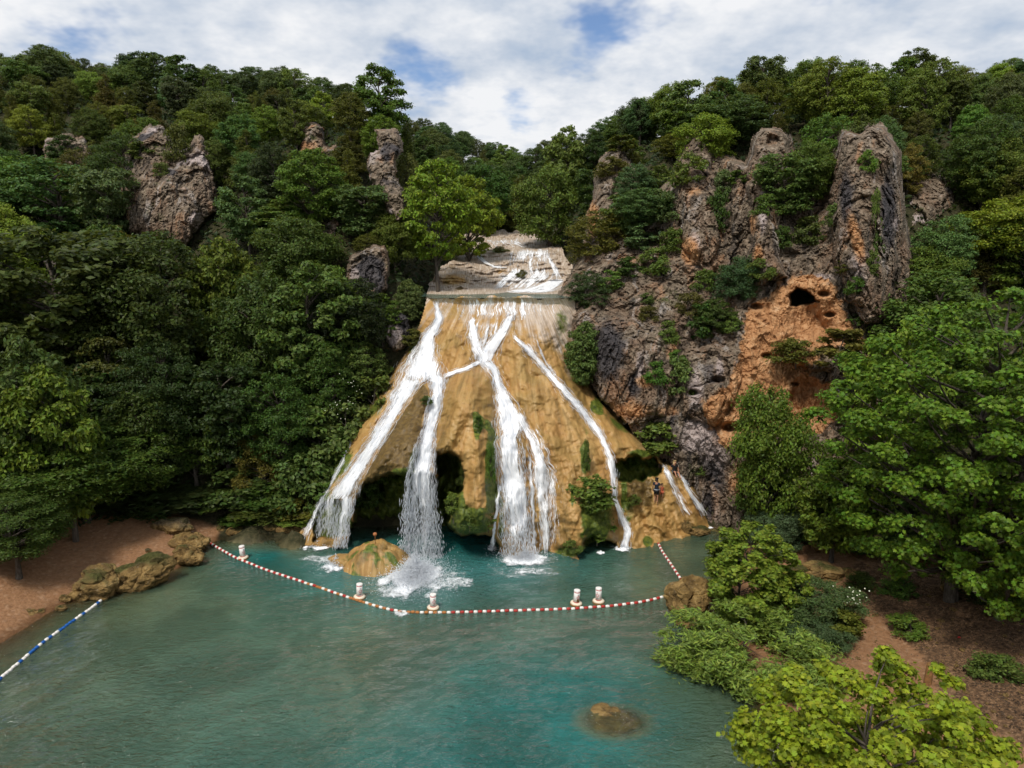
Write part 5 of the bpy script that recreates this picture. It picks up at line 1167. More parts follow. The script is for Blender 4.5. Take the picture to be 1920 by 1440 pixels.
# shrubs on the cliff, the mound and the banks
def on(rel, px, py, d=0.1): return W(px, py, float(rel.at(px, py)) - d)
SHR = [(cl, 1146, 545, 40, 34, 'bright', 'bright small shrub on the cliff beside the right lip of the falls'), (cl, 1215, 566, 22, 16, 'bright', 'tiny bright shrub on the dark rock above the purple cliff face'), (cl, 1232, 512, 50, 40, 'mid', 'shrub on the cliff shoulder below the orange scar'),
       (cl, 1285, 345, 56, 46, 'mid', 'rounded shrub on the face of the second buttress'), (cl, 1240, 410, 60, 44, 'blue', 'bluish shrub left of the second buttress foot'), (cl, 1265, 470, 44, 36, 'mid', 'shrub just left of the orange scar on the cliff'), (cl, 1350, 430, 40, 60, 'dark', 'tall dark shrub between second and third buttress'), (cl, 1356, 360, 34, 34, 'blue', 'shrub high between second and third buttress'),
       (cl, 1380, 345, 26, 22, 'bright', 'small bright shrub left of the third buttress'), (cl, 1312, 640, 46, 60, 'dark', 'dark shrub on the cliff above the blue-grey streaks'), (cl, 1255, 640, 36, 34, 'mid', 'shrub in the middle of the purple-brown cliff face'), (cl, 1264, 740, 54, 62, 'bright', 'bright hanging shrub low on the purple-brown cliff face'), (cl, 1232, 716, 36, 34, 'mid', 'small shrub left of the bright hanging shrub'), (cl, 1266, 690, 30, 30, 'mid', 'small shrub above the bright hanging shrub'),
       (cl, 1430, 520, 40, 30, 'mid', 'shrub above the left corner of the orange face'), (cl, 1400, 530, 30, 24, 'dark', 'little dark shrub left of the cave'), (cl, 1600, 548, 26, 24, 'mid', 'small shrub right of the cave mouth'), (cl, 1580, 512, 24, 20, 'olive', 'olive tuft above and right of the cave'), (cl, 1570, 690, 80, 60, 'olive', 'grey-olive shrub on the ledge under the cave'), (cl, 1494, 676, 70, 34, 'olive', 'straggly olive shrub at the left end of the cave ledge'),
       (cl, 1630, 320, 24, 30, 'mid', 'little shrub high on the tallest buttress'), (cl, 1692, 318, 26, 20, 'bright', 'bright tuft at the right edge of the tallest buttress'), (cl, 1440, 400, 40, 30, 'mid', 'shrub under the bright tree in the cleft'), (cl, 1520, 455, 50, 40, 'mid', 'shrub at the bottom of the cleft between the big buttresses'), (cl, 1466, 460, 34, 30, 'dark', 'dark shrub on the third buttress foot'), (cl, 1560, 420, 30, 30, 'mid', 'shrub at the left foot of the tallest buttress'),
       (cl, 1180, 520, 40, 34, 'dark', 'dark shrub on the cliff right of the lip'), (cl, 1200, 470, 50, 44, 'blue', 'blue-green shrub on the slope above the lip'), (cl, 1170, 440, 60, 60, 'mid', 'bushy shrub below the leftmost spire'), (cl, 1320, 540, 40, 30, 'mid', 'shrub on the cliff under the orange scar'), (cl, 1290, 590, 50, 36, 'olive', 'olive shrub on the mossy cliff shoulder'), (cl, 1214, 600, 36, 24, 'olive', 'olive tuft on the purple-brown cliff top'), (cl, 1370, 620, 30, 24, 'mid', 'small shrub at the left rim of the orange face'), (cl, 1646, 470, 18, 46, 'bright', 'upper strip of bright ivy on the tallest buttress'), (cl, 1642, 420, 16, 50, 'bright', 'top strip of bright ivy on the tallest buttress'), (cl, 1638, 520, 18, 40, 'mid', 'lower strip of ivy on the tallest buttress'),
       (cl, 1140, 330, 50, 30, 'olive', 'olive shrub on the leftmost spire'), (cl, 1160, 285, 44, 26, 'olive', 'olive shrub capping the leftmost spire'), (cl, 1320, 262, 26, 22, 'olive', 'tuft on top of the second buttress'), (cl, 1612, 250, 30, 26, 'mid', 'shrub in the notch on top of the tallest buttress'), (cl, 1230, 352, 50, 34, 'mid', 'shrub on the crest left of the second buttress'),
       (cl, 1396, 946, 40, 60, 'mid', 'shrub at the cliff foot behind the right shore'), (cl, 1320, 888, 20, 14, 'bright', 'tiny bright plant beside the right water slide'),
       (mo, 692, 955, 48, 66, 'bright', 'light green bush hanging on the mound beside the left cave'), (mo, 1116, 960, 66, 60, 'bright', 'grassy green bush on the mossy right bulge of the mound'), (mo, 1236, 858, 72, 62, 'mid', 'round bush at the right end of the mound above the bathers'), (mo, 1120, 1010, 50, 40, 'mid', 'dark green tuft under the mossy right bulge'), (mo, 880, 985, 40, 34, 'bright', 'moss tuft on the hanging lobe between the caves'), (mo, 800, 756, 18, 14, 'dark', 'tiny dark plant at the tip of the left tongue of rock'), (mo, 1180, 870, 44, 30, 'dark', 'dark fern tuft hanging over the right cave'), (mo, 1215, 868, 40, 26, 'dark', 'second dark fern tuft hanging over the right cave'), (mo, 1078, 1030, 30, 18, 'bright', 'moss tuft at the waterline right of the central curtain'),
       (mo, 690, 908, 40, 22, 'dark', 'dark fern tuft on the upper lip of the left cave'), (mo, 728, 896, 44, 20, 'mid', 'green moss tuft in the middle of the left cave lip'), (mo, 762, 892, 36, 20, 'bright', 'bright moss tuft at the right end of the left cave lip'), (mo, 868, 905, 22, 44, 'dark', 'dark moss hanging on the right wall of the middle cave'), (mo, 850, 968, 26, 40, 'mid', 'moss hanging at the lower right of the middle cave'), (mo, 915, 990, 24, 26, 'mid', 'moss fringe at the right end of the hanging lobe'), (mo, 920, 900, 16, 60, 'bright', 'upright strip of bright moss left of the central curtain'), (mo, 1098, 880, 14, 50, 'bright', 'upright strip of moss on the right face of the mound'), (mo, 606, 950, 30, 40, 'mid', 'moss tuft behind the dripping left curtain'), (mo, 896, 812, 14, 30, 'dark', 'dark green moss stain tuft on the central tongue of rock'),
       (mo, 776, 650, 30, 30, 'olive', 'mossy tuft left of the top of the left stream'), (mo, 1186, 946, 22, 18, 'mid', 'small fern on the knobbly rock below the bathers'),
       (up, 978, 518, 18, 12, 'olive', 'mossy tuft in the middle of the upper cascade'), (up, 938, 472, 26, 10, 'olive', 'mossy ledge plant high on the upper cascade'), (oc_main, 300, 330, 26, 20, 'mid', 'small shrub on the large double-peaked outcrop'), (oc_main, 340, 300, 40, 50, 'olive', 'olive shrub between the peaks of the large outcrop'), (oc_main, 262, 300, 34, 26, 'mid', 'shrub on the left shoulder of the large outcrop')]
for rel, px, pb, w, h, c, lab in SHR:
    p = on(rel, px, pb, 0.0); Yl = p[1] / S; v = int(tg.integers(0, 3)); pr = TREES['shrub'][v]
    d_ = np.linalg.norm(p - np.array([0, 0, CAMH * S])); sx = w * d_ / F / pr['W'] * 1.1; sz = h * d_ / F / pr['H'] * 1.15
    col = dict(bright=(0.095, 0.15, 0.028)).get(c) or COL[c]
    put_tree('shrub', pr, tuple(p - np.array([0, -0.10, 0.10])), sx, sz, float(tg.uniform(0, 6.28)), jitter_col(col, tg, 0.08), lab, 'shrub', 'shrubs on the rocks')
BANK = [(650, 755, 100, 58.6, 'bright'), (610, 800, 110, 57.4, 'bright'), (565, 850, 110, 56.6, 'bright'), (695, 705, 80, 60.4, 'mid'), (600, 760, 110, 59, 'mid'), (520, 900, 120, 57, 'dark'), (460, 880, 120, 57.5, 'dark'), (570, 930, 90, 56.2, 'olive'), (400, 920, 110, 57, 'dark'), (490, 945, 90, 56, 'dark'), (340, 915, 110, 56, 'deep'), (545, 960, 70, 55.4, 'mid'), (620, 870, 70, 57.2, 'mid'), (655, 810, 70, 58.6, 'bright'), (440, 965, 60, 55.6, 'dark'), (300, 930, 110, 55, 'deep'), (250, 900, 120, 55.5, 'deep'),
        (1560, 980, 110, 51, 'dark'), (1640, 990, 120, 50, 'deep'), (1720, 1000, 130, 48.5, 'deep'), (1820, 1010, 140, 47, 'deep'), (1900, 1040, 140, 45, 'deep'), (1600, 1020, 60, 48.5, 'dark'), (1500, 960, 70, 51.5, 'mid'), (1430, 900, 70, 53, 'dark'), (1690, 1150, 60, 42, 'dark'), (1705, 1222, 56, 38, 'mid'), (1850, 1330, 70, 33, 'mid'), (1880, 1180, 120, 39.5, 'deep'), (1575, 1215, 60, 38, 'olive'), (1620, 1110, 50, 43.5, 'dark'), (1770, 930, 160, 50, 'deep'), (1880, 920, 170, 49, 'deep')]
nth = defaultdict(int)
for px, pt, w, Yl, c in sorted(BANK):
    left = px < 900; nth[left] += 1
    X, y, zt = W(px, pt, Yl); zg = float(ground_z(X, y)); H_ = max(0.5, zt - zg); v = int(tg.integers(0, 3)); pr = TREES['shrub'][v]
    sx = w * np.hypot(y, X) / F / pr['W'] * 1.1; sz = min(H_ / pr['H'], sx * 2.6)
    low = px in (1690, 1705, 1850, 1575, 1620)
    if low: sz = sx * 0.5
    lab = f'leafy bush on the {"left" if left else "right"} bank, {ordinal(nth[left])} bank bush from the left'
    col = dict(bright=(0.085, 0.135, 0.028)).get(c) or COL[c]
    put_tree('shrub', pr, (X, y, max(zg, zt - sz * pr['H'] if H_ > 4 else zg) - 0.05), sx, sz, float(tg.uniform(0, 6.28)), jitter_col(col, tg, 0.08), lab, 'shrub', 'bushes on the banks')

# undergrowth between the trunks
g = np.random.default_rng(77)
n = 120000
ux = g.uniform(-95, 95, n) * S; uy = g.uniform(50, 150, n) * S
uz = ground_z(ux, uy); upx, upy, ud = proj(np.stack([ux, uy, uz], -1))
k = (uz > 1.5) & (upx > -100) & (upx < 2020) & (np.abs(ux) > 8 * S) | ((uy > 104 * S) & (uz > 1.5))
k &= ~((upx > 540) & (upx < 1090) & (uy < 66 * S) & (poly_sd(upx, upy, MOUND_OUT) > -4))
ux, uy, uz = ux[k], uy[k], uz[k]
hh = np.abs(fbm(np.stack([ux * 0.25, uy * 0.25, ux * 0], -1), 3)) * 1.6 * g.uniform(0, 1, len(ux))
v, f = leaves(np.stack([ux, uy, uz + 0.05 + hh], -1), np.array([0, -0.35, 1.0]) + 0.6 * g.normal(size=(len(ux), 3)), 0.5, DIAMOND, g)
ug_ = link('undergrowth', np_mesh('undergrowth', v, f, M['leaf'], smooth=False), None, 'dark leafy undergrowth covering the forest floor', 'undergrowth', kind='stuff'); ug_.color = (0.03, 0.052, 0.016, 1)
# ------------------------------------------------------------------ boulders and stones
from mathutils import noise as _mn
import bmesh
def boulder_mesh(seed, sub=4, amp=0.32, flat=1.0, stain=(0.3, 0.3, 0.2, 0.3), mat='rock', chip=0.15):
    bm = bmesh.new(); bmesh.ops.create_icosphere(bm, subdivisions=sub, radius=1.0)
    v = np.array([x.co for x in bm.verts]); f = np.array([[x.index for x in q.verts] for q in bm.faces]); bm.free()
    p = v * 0.9 + seed * 5.7
    r1, b1 = cells(p * 1.15); r2, b2 = cells(p * 2.6 + 3)
    r = 1 + amp * fbm(p * 0.9, 4) + chip * (r1 - 0.5) * 2 - 0.5 * chip * sstep(0.12, 0, b1) + 0.4 * chip * (r2 - 0.5) + 0.04 * fbm(p * 5, 3)
    v = v * r[:, None]
    n1 = fbm(p * 0.9 + 11, 3); n2 = fbm(p * 0.8 + 23, 3)
    up_ = np.clip(v[:, 2], 0, 1)
    at = dict(orange=stain[0] + 0.35 * n1, dark=stain[1] * (0.4 + up_) + 0.3 * n2, pale=stain[2] + 0.3 * n1, moss=stain[3] * (0.3 + 1.0 * up_) + 0.3 * n2)
    uv = np.stack([np.arctan2(v[:, 0], -v[:, 1]) * 1.2, v[:, 2]], -1)
    if mat == 'trav': at = dict(grey=0.0 * n1, brown=stain[1] + 0.3 * n2, moss=at['moss'])
    return np_mesh('boulder', v, f, M['boulder' if mat == 'rock' else mat], smooth=False, attrs=at, uv=uv)
BM_ = [boulder_mesh(k, 5, stain=(0.42, 0.35, 0.15, 0.42)) for k in range(1, 6)]
BD_ = [boulder_mesh(k, 4, stain=(0.05, 0.55, 0.1, 0.3)) for k in range(6, 9)]
def boulder(px, pb, w, h, lab, mesh, name='boulder', z=0.0, dep=0.7, rz=0.0, tilt=0.0, sink=0.28, group='boulders by the water', cat='boulder'):
    p = WZ(px, pb, z / S); d = np.linalg.norm(p - np.array([0, 0, CAMH * S])); a = w * d / F / 2 * 0.76; hh = h * d / F / 2 / 0.80 * 0.66
    y = p[1] + a * dep
    if z is None: pass
    o = link(name, mesh, None, lab, cat, group); o.location = (p[0], y, p[2] + hh * (1 - sink)); o.scale = (a, a * dep, hh); o.rotation_euler = (0, tilt, rz)
    return o
boulder(160, 1128, 100, 62, 'rounded mossy boulder at the left beach edge, nearest the blue float line', BM_[0], dep=0.75)
boulder(256, 1110, 100, 66, 'long tilted ochre boulder with dark moss beside the blue float line', BM_[1], dep=0.6, rz=0.5, tilt=-0.2)
boulder(345, 1066, 66, 44, 'smooth ochre boulder dipping into the pool right of the sand', BM_[2], dep=0.7)
boulder(345, 1042, 76, 44, 'mossy boulder behind the smooth ochre one on the left shore', BM_[3], dep=0.7)
boulder(325, 1008, 70, 34, 'dark boulder at the back of the left beach under the trees', BD_[0], z=0.6)
boulder(298, 1000, 44, 26, 'small dark boulder at the rear left of the beach', BD_[1], z=0.8)
boulder(440, 1008, 44, 22, 'ochre boulder at the waterline behind the leftmost buoy', BM_[4])
boulder(490, 1004, 70, 24, 'low ochre ledge boulder right of the leftmost buoy', BM_[1], dep=0.5)
boulder(538, 1006, 56, 22, 'low boulder close to the left foot of the falls', BM_[3], dep=0.5)
boulder(408, 1002, 30, 18, 'small rock near the shore end of the red float line', BM_[0])
boulder(118, 1132, 24, 16, 'small ochre stone left of the rounded mossy boulder', BM_[2], sink=0.4)
boulder(110, 1146, 20, 12, 'small stone in the shallows below the rounded mossy boulder', BM_[4], sink=0.5)
boulder(48, 1158, 30, 14, 'flat mossy stone at the left waterline', BM_[3], sink=0.5)
boulder(72, 1152, 18, 10, 'little ochre stone beside the flat mossy stone', BM_[0], sink=0.5)
boulder(276, 1037, 16, 9, 'little dark stone lying on the left sand', BD_[2], z=0.45)
boulder(299, 1050, 24, 12, 'flat brown stone on the sand near the ochre boulder', BM_[2], z=0.25)
boulder(1300, 1160, 104, 82, 'craggy brown boulder at right where the float lines are tied', boulder_mesh(12, 5, 0.32, stain=(0.45, 0.25, 0.3, 0.15), chip=0.16), dep=0.7, sink=0.22)
boulder(1302, 1182, 66, 22, 'flat half-sunken slab below the craggy right boulder', BM_[2], dep=0.7, sink=0.5)
boulder(1330, 1204, 70, 34, 'ochre rock under the young tree on the right shore', BM_[4], dep=0.7, sink=0.4)
def domed_rock(lab, px, pb, w, h, seed):    # low fluted tufa dome
    p = WZ(px, pb); d = np.linalg.norm(p - np.array([0, 0, CAMH * S])); a = w * d / F / 2; hh = h * d / F * 0.92
    th, rr = np.meshgrid(np.linspace(0, 2 * np.pi, 97), np.linspace(0.0, 1.25, 40)); x, y = np.cos(th) * rr, np.sin(th) * rr
    q = np.stack([x, y, x * 0 + seed], -1)
    z = hh * (1 - np.clip(rr, 0, 2) ** 2.1) * (1 + 0.18 * fbm(q * 1.6, 3)) + 0.05 * hh * ridged(np.stack([np.cos(th) * 3.2, np.sin(th) * 3.2, rr * 1.2 + seed], -1), 3) * sstep(0.05, 0.5, rr) + 0.05 * fbm(q * 5, 3)
    k = 1 + 0.16 * fbm(np.stack([np.cos(th) * 1.3, np.sin(th) * 1.3, th * 0 + seed], -1), 3)
    v = np.stack([x * a * k, y * a * 0.85 * k, z], -1)
    at = dict(grey=np.zeros(x.size), brown=(0.25 + 0.4 * fbm(q * 1.3 + 5, 3)).ravel(), moss=(0.36 + 0.5 * fbm(q * 3.2 + 15, 4)).ravel())
    o = link('domed_rock', np_mesh('domed_rock', v, grid_faces(40, 97), M['trav'], attrs=at, uv=np.stack([x * 0.9, y * 0.9], -1).reshape(-1, 2)), None, lab, 'rock'); o.location = (p[0], p[1] + a * 0.8, 0.0)
domed_rock('low domed mossy ochre rock in front of the left cave', 698, 1080, 130, 46, 3)
boulder(640, 1066, 70, 28, 'low wet ledge left of the domed ochre rock', boulder_mesh(15, 4, 0.16, stain=(0, 0.2, 0, 0.4), mat='trav', chip=0.05), dep=0.7, sink=0.45)
boulder(1152, 1388, 130, 40, 'pale orange boulder lying just under the pool surface', boulder_mesh(16, 4, 0.25, stain=(0.45, 0.0, 0.45, -0.2), chip=0.12), z=-0.62, dep=0.75, sink=0.45)
boulder(1287, 1004, 26, 36, 'dark knobbly rock at the foot of the water slides', BM_[3], sink=0.2)
boulder(1312, 1006, 44, 20, 'low ochre rock right of the dark knobbly one', BM_[1], sink=0.3)
boulder(1490, 1100, 70, 40, 'pale broken rock behind the young tree on the right bank', BM_[1], z=0.4, sink=0.25)
boulder(1545, 1096, 90, 44, 'pale brown rubble rock above the flowering bush', BM_[4], z=0.5, sink=0.25)
boulder(1600, 1092, 46, 26, 'small pale rock right of the rubble rock', BM_[2], z=0.5, sink=0.3)
boulder(1440, 1150, 40, 24, 'pinkish rock between the young tree and the flowering bush', BM_[0], z=0.3, sink=0.35)
boulder(1470, 1180, 60, 22, 'flat tan rock beside the path on the right bank', BM_[2], z=0.4, sink=0.5)
boulder(1812, 1134, 66, 60, 'grey lichen boulder under the huge right-hand tree', BD_[1], z=0.9, sink=0.25)
boulder(1640, 1040, 60, 50, 'brown rock in the shade under the trees at right', BD_[0], z=1.0)
boulder(1560, 1046, 70, 40, 'mossy rock at the cliff foot behind the flowering bush', BM_[3], z=0.8)
# stones strewn over the right bank
g = np.random.default_rng(123)
ST_ = []
for k in range(4):
    ST_.append(boulder_mesh(30 + k, 2, 0.25, stain=(0.5, 0.1, 0.3, 0.0), chip=0.15))
n_s = 0
while n_s < 150:
    px, py = g.uniform(1560, 1920), g.uniform(1070, 1440)
    if poly_sd(np.array(px), np.array(py), R_LITTER) < -10 and g.uniform() > 0.18: continue
    p = WZ(px, py, 0.7); z = float(ground_z(p[0], p[1]))
    if z < 0.15: continue
    a = 0.05 + 0.10 * g.uniform() ** 2.5
    o = link('stone', ST_[n_s % 4], None, 'small brown stone among many scattered over the right bank', 'stone', 'stones scattered on the right bank')
    o.location = (p[0], p[1], z + a * 0.2); o.scale = (a * g.uniform(0.8, 1.5), a, a * g.uniform(0.5, 0.8)); o.rotation_euler = (0, 0, g.uniform(0, 6.28)); n_s += 1
# gravel and fallen leaves too fine to count
n = 9000
px, py = g.uniform(1440, 1930, n), g.uniform(1030, 1500, n); p = WZ(px, py, 0.6); z = ground_z(p[:, 0], p[:, 1]); k = z > 0.12; p = p[k]; z = z[k]
k2 = len(p); pos = np.stack([p[:, 0], p[:, 1], z + 0.01], -1)
v, f = slivers(pos, g.normal(size=(k2, 3)) * np.array([1, 1, 0.15]), g.uniform(0.015, 0.05, k2), g.uniform(0.012, 0.03, k2))
link('gravel', np_mesh('gravel', v, f, mat_plain('gravel', (0.20, 0.125, 0.075), 0.9, 0.6, 3), smooth=False), None, 'fine gravel strewn over the right bank', 'gravel', kind='stuff')
n = 14000
px, py = g.uniform(1560, 1960, n), g.uniform(1040, 1460, n)
m = poly_sd(px, py, R_LITTER) + 40 * fbm(np.stack([px * 0.02, py * 0.03, px * 0], -1), 3) > 5
p = WZ(px[m], py[m], 0.7); z = ground_z(p[:, 0], p[:, 1])
v, f = leaves(np.stack([p[:, 0], p[:, 1], z + 0.015], -1), np.array([0, 0, 1.0]) + 0.25 * g.normal(size=(len(p), 3)), 0.09, DIAMOND, g)
link('fallen_leaves', np_mesh('fallen_leaves', v, f, mat_plain('dead_leaf', (0.055, 0.035, 0.02), 0.9, 0.6, 2), smooth=False), None, 'dark fallen leaves on the right bank', 'leaf litter', kind='stuff')

# ------------------------------------------------------------------ float lines
m_red = mat_plain('red_plastic', (0.42, 0.030, 0.022), 0.45, 0.3, 3); m_wht = mat_plain('white_plastic', (0.78, 0.74, 0.68), 0.45, 0.12, 4)
m_org = mat_plain('faded_orange_plastic', (0.42, 0.16, 0.04), 0.5, 0.3, 3); m_blu = mat_plain('blue_plastic', (0.012, 0.10, 0.36), 0.4, 0.25, 3); m_rope = mat_plain('rope', (0.30, 0.27, 0.22), 0.9)
def float_mesh(mat, r=0.085, l=0.225):
    b = MB(); b.lathe([(0.018, -l / 2), (r * 0.75, -l * 0.46), (r, -l * 0.30), (r, l * 0.30), (r * 0.75, l * 0.46), (0.018, l / 2)], 10); return b.mesh('float', mat)
FM = dict(r=float_mesh(m_red), w=float_mesh(m_wht), o=float_mesh(m_org), b=float_mesh(m_blu))
def float_line(lab, pts, pattern, start=None, end=None, seed=0, n_skip=0, pitch=0.25):
    g = np.random.default_rng(seed)
    P = np.array([WZ(a, b) for a, b in pts]); d = np.concatenate([[0], np.cumsum(np.linalg.norm(np.diff(P, axis=0), axis=1))])
    dense = np.linspace(0, d[-1], 400); Q = np.stack([np.interp(dense, d, P[:, k]) for k in range(3)], -1)
    for k in range(2): Q[:, k] = smooth1(Q[:, k], 14)
    root = empty('float_line', tuple(Q[0]), lab, 'float line')
    o0 = Q[0].copy()
    rp = Q.copy(); rp[:, 2] = 0.03
    pre = [] if start is None else [np.asarray(start)]; post = [] if end is None else [np.asarray(end)]
    b = MB(); b.tube(np.array(pre + list(rp[::4]) + [rp[-1]] + post) - o0, 0.014, 5); link('rope', b.mesh('rope', m_rope), root)
    dq = np.concatenate([[0], np.cumsum(np.linalg.norm(np.diff(Q, axis=0), axis=1))])
    for i in range(n_skip, int(dq[-1] / pitch)):
        s_ = (i + 0.5) * pitch; c = np.array([np.interp(s_, dq, Q[:, k]) for k in range(3)]); t = np.array([np.interp(s_ + 0.1, dq, Q[:, k]) - np.interp(s_ - 0.1, dq, Q[:, k]) for k in range(3)])
        ch = pattern(i, s_ / dq[-1], g)
        if ch is None: continue
        o = link('float', FM[ch], root); c[2] = 0.035 + g.normal(0, 0.008); o.location = c - o0
        o.rotation_euler = Vector(t + np.array([0, 0, g.normal(0, 0.01)])).to_track_quat('Z', 'X').to_euler()
def pat_red(i, u, g):
    if i % 2 == 0: return 'o' if 0.33 < u < 0.62 and g.uniform() < 0.7 else 'r'
    return 'o' if 0.33 < u < 0.62 and g.uniform() < 0.35 else 'w'
float_line('long red and white float line strung across the pool in front of the falls', [(374, 1008), (402, 1024), (440, 1046), (500, 1070), (580, 1096), (650, 1120), (700, 1136), (740, 1147), (790, 1150), (860, 1149), (960, 1146), (1060, 1143), (1150, 1137), (1210, 1129), (1250, 1118), (1275, 1108)],
           pat_red, start=WZ(360, 996, 0.9), end=WZ(1288, 1100, 0.5), seed=1)
float_line('short red and white float line from the boulder to the falls foot', [(1234, 1019), (1241, 1034), (1256, 1056), (1272, 1080), (1286, 1100)], lambda i, u, g: 'r' if i % 2 == 0 else 'w', start=WZ(1232, 1012, 0.3), seed=2)
def pat_blue(i, u, g):
    return 'bbwwbbwbwwwwbwwbbbbbwwbwbwbbbwwbwwwwwbbbbbbwwbbbbwwbbbwbbb'[i % 58]
float_line('blue and white float line leaving the left boulders towards the bottom left', [(211, 1103), (200, 1118), (172, 1141), (130, 1170), (80, 1206), (30, 1248), (-30, 1300), (-120, 1385)], pat_blue, start=WZ(217, 1090, 0.5), seed=3)

# ------------------------------------------------------------------ marker buoys
def mat_buoy():
    t = NT('buoy_white'); v = t.coord('Object'); n = t.noise(v, 6, 5, 0.6); sz = t.n('ShaderNodeSeparateXYZ'); t.l(v, sz.inputs[0])
    c = t.mix(t.mr(n, 0.4, 0.75), (0.80, 0.77, 0.74), (0.68, 0.62, 0.55)); t.pbr(c, 0.45, spec=0.4); return t.m
def mat_collar():
    t = NT('buoy_collar'); v = t.coord('Object'); n = t.noise(v, 5, 5, 0.65); sz = t.n('ShaderNodeSeparateXYZ'); t.l(v, sz.inputs[0])
    k = t.math('ADD', sz.outputs[2], t.math('MULTIPLY', t.math('SUBTRACT', n, 0.5), 0.12))
    c = t.mix(t.mr(k, 0.10, 0.19), (0.22, 0.11, 0.025), (0.72, 0.62, 0.48)); t.pbr(c, 0.5); return t.m
mbw, mbc, mbr, mbk, mdirt = mat_buoy(), mat_collar(), mat_plain('buoy_red', (0.50, 0.055, 0.05), 0.5, 0.2, 6), mat_plain('buoy_ink', (0.06, 0.05, 0.07), 0.6), mat_plain('buoy_algae', (0.16, 0.085, 0.02), 0.8, 0.5, 12)
CR, CHT = 0.175, 0.92
def wrapped(strokes, rad, th, mat, name, ang):
    # flat print on the curved column: strokes in (arc metres, height), thickness th
    b = MB()
    for (x0, z0), (x1, z1) in strokes:
        k = 7; xs = np.linspace(x0, x1, k); zs = np.linspace(z0, z1, k); dx, dz = x1 - x0, z1 - z0; L_ = math.hypot(dx, dz); nx, nz = -dz / L_ * th / 2, dx / L_ * th / 2
        v = []
        for a, c in ((1, rad), (-1, rad)):
            for x, z in zip(xs, zs):
                t_ = ang + (x + a * nx) / CR; v.append((c * math.sin(t_), -c * math.cos(t_), z + a * nz))
        b.add(v, [(i, i + 1, k + i + 1, k + i) for i in range(k - 1)])
    return b.mesh(name, mat)
def buoy(px, py, lab, ang, dirty, tilt):
    p = WZ(px, py); root = empty('marker_buoy', (p[0], p[1], -0.04), lab, 'buoy', 'white marker buoys along the float line'); root.rotation_euler = tilt
    b = MB(); b.lathe([(0.0, 0.16), (CR, 0.16), (CR, CHT), (0.0, CHT)], 28); col_ = link('column', b.mesh('column', mbw), root)
    b = MB(); b.lathe([(CR + 0.001, CHT - 0.035), (CR + 0.006, CHT - 0.02), (CR + 0.004, CHT + 0.006), (CR - 0.02, CHT + 0.016), (0.0, CHT + 0.02)], 28); link('cap', b.mesh('cap', mbw), col_)
    b = MB(); b.lathe([(0.0, -0.10), (0.30, -0.10), (0.345, -0.05), (0.355, 0.08), (0.335, 0.155), (0.26, 0.195), (CR, 0.205)], 28); link('collar', b.mesh('collar', mbc), root)
    for z0, z1 in ((CHT - 0.11, CHT - 0.06), (0.206, 0.25)):
        b = MB(); b.lathe([(CR + 0.003, z0), (CR + 0.003, z1)], 28); link('band', b.mesh('band', mbr), col_)
    zc, hw, hh = 0.53, 0.09, 0.115
    D = [(0, zc + hh), (hw, zc), (0, zc - hh), (-hw, zc)]
    link('diamond_mark', wrapped([(D[i], D[(i + 1) % 4]) for i in range(4)], CR + 0.004, 0.028, mbr, 'diamond_mark', ang), col_)
    link('small_print', wrapped([((-0.05, 0.70), (0.05, 0.70)), ((-0.075, 0.33), (0.075, 0.33))], CR + 0.004, 0.03, mbk, 'small_print', ang), col_)
    if dirty:
        b = MB(); k = 12; th = np.linspace(ang - 0.45, ang + 0.5, k); zt = 0.46 + 0.08 * np.sin(th * 9) - 0.18 * np.abs(th - ang)
        v = [(q * math.sin(t_), -q * math.cos(t_), z) for q, zz in ((CR + 0.006, None), (CR + 0.006, 0.26)) for t_, z in zip(th, zt if zz is None else [zz] * k)]
        b.add(v, [(i, i + 1, k + i + 1, k + i) for i in range(k - 1)]); link('algae_stain', b.mesh('algae_stain', mdirt), col_)
buoy(456, 1047, 'leftmost white marker buoy, nearest the dark left shore', 1.0, False, (0.03, -0.05, 0))
buoy(674, 1121, 'white marker buoy with red diamond, second from the left', 0.5, False, (0.02, 0.04, 0))
buoy(812, 1141, 'white marker buoy in front of the tall plume, middle of the five', 0.45, False, (0.03, 0.02, 0))
buoy(1080, 1133, 'stained white marker buoy, left one of the right-hand pair', 0.45, True, (0.03, 0.06, 0))
buoy(1122, 1129, 'clean white marker buoy, right one of the right-hand pair', -0.55, False, (0.02, 0.0, 0))

# ------------------------------------------------------------------ bathers on the water slide
def skin_mesh(name, J, E, R_, mat, root=0):
    me = bpy.data.meshes.new(name + '_tmp'); me.from_pydata([tuple(p) for p in J], E, [])
    o = bpy.data.objects.new(name + '_tmp', me); C.objects.link(o)
    md = o.modifiers.new('Skin', 'SKIN'); md.use_smooth_shade = True
    for i, d in enumerate(me.skin_vertices[0].data):
        d.radius = (R_[i], R_[i]) if not isinstance(R_[i], tuple) else R_[i]; d.use_root = (i == root)
    o.modifiers.new('Sub', 'SUBSURF').levels = 1; o.modifiers['Sub'].render_levels = 1
    dg = bpy.context.evaluated_depsgraph_get(); dg.update()
    m = bpy.data.meshes.new_from_object(o.evaluated_get(dg)); m.name = name
    bpy.data.objects.remove(o); bpy.data.meshes.remove(me)
    m.materials.clear(); m.materials.append(mat)
    for q in m.polygons: q.use_smooth = True
    return m
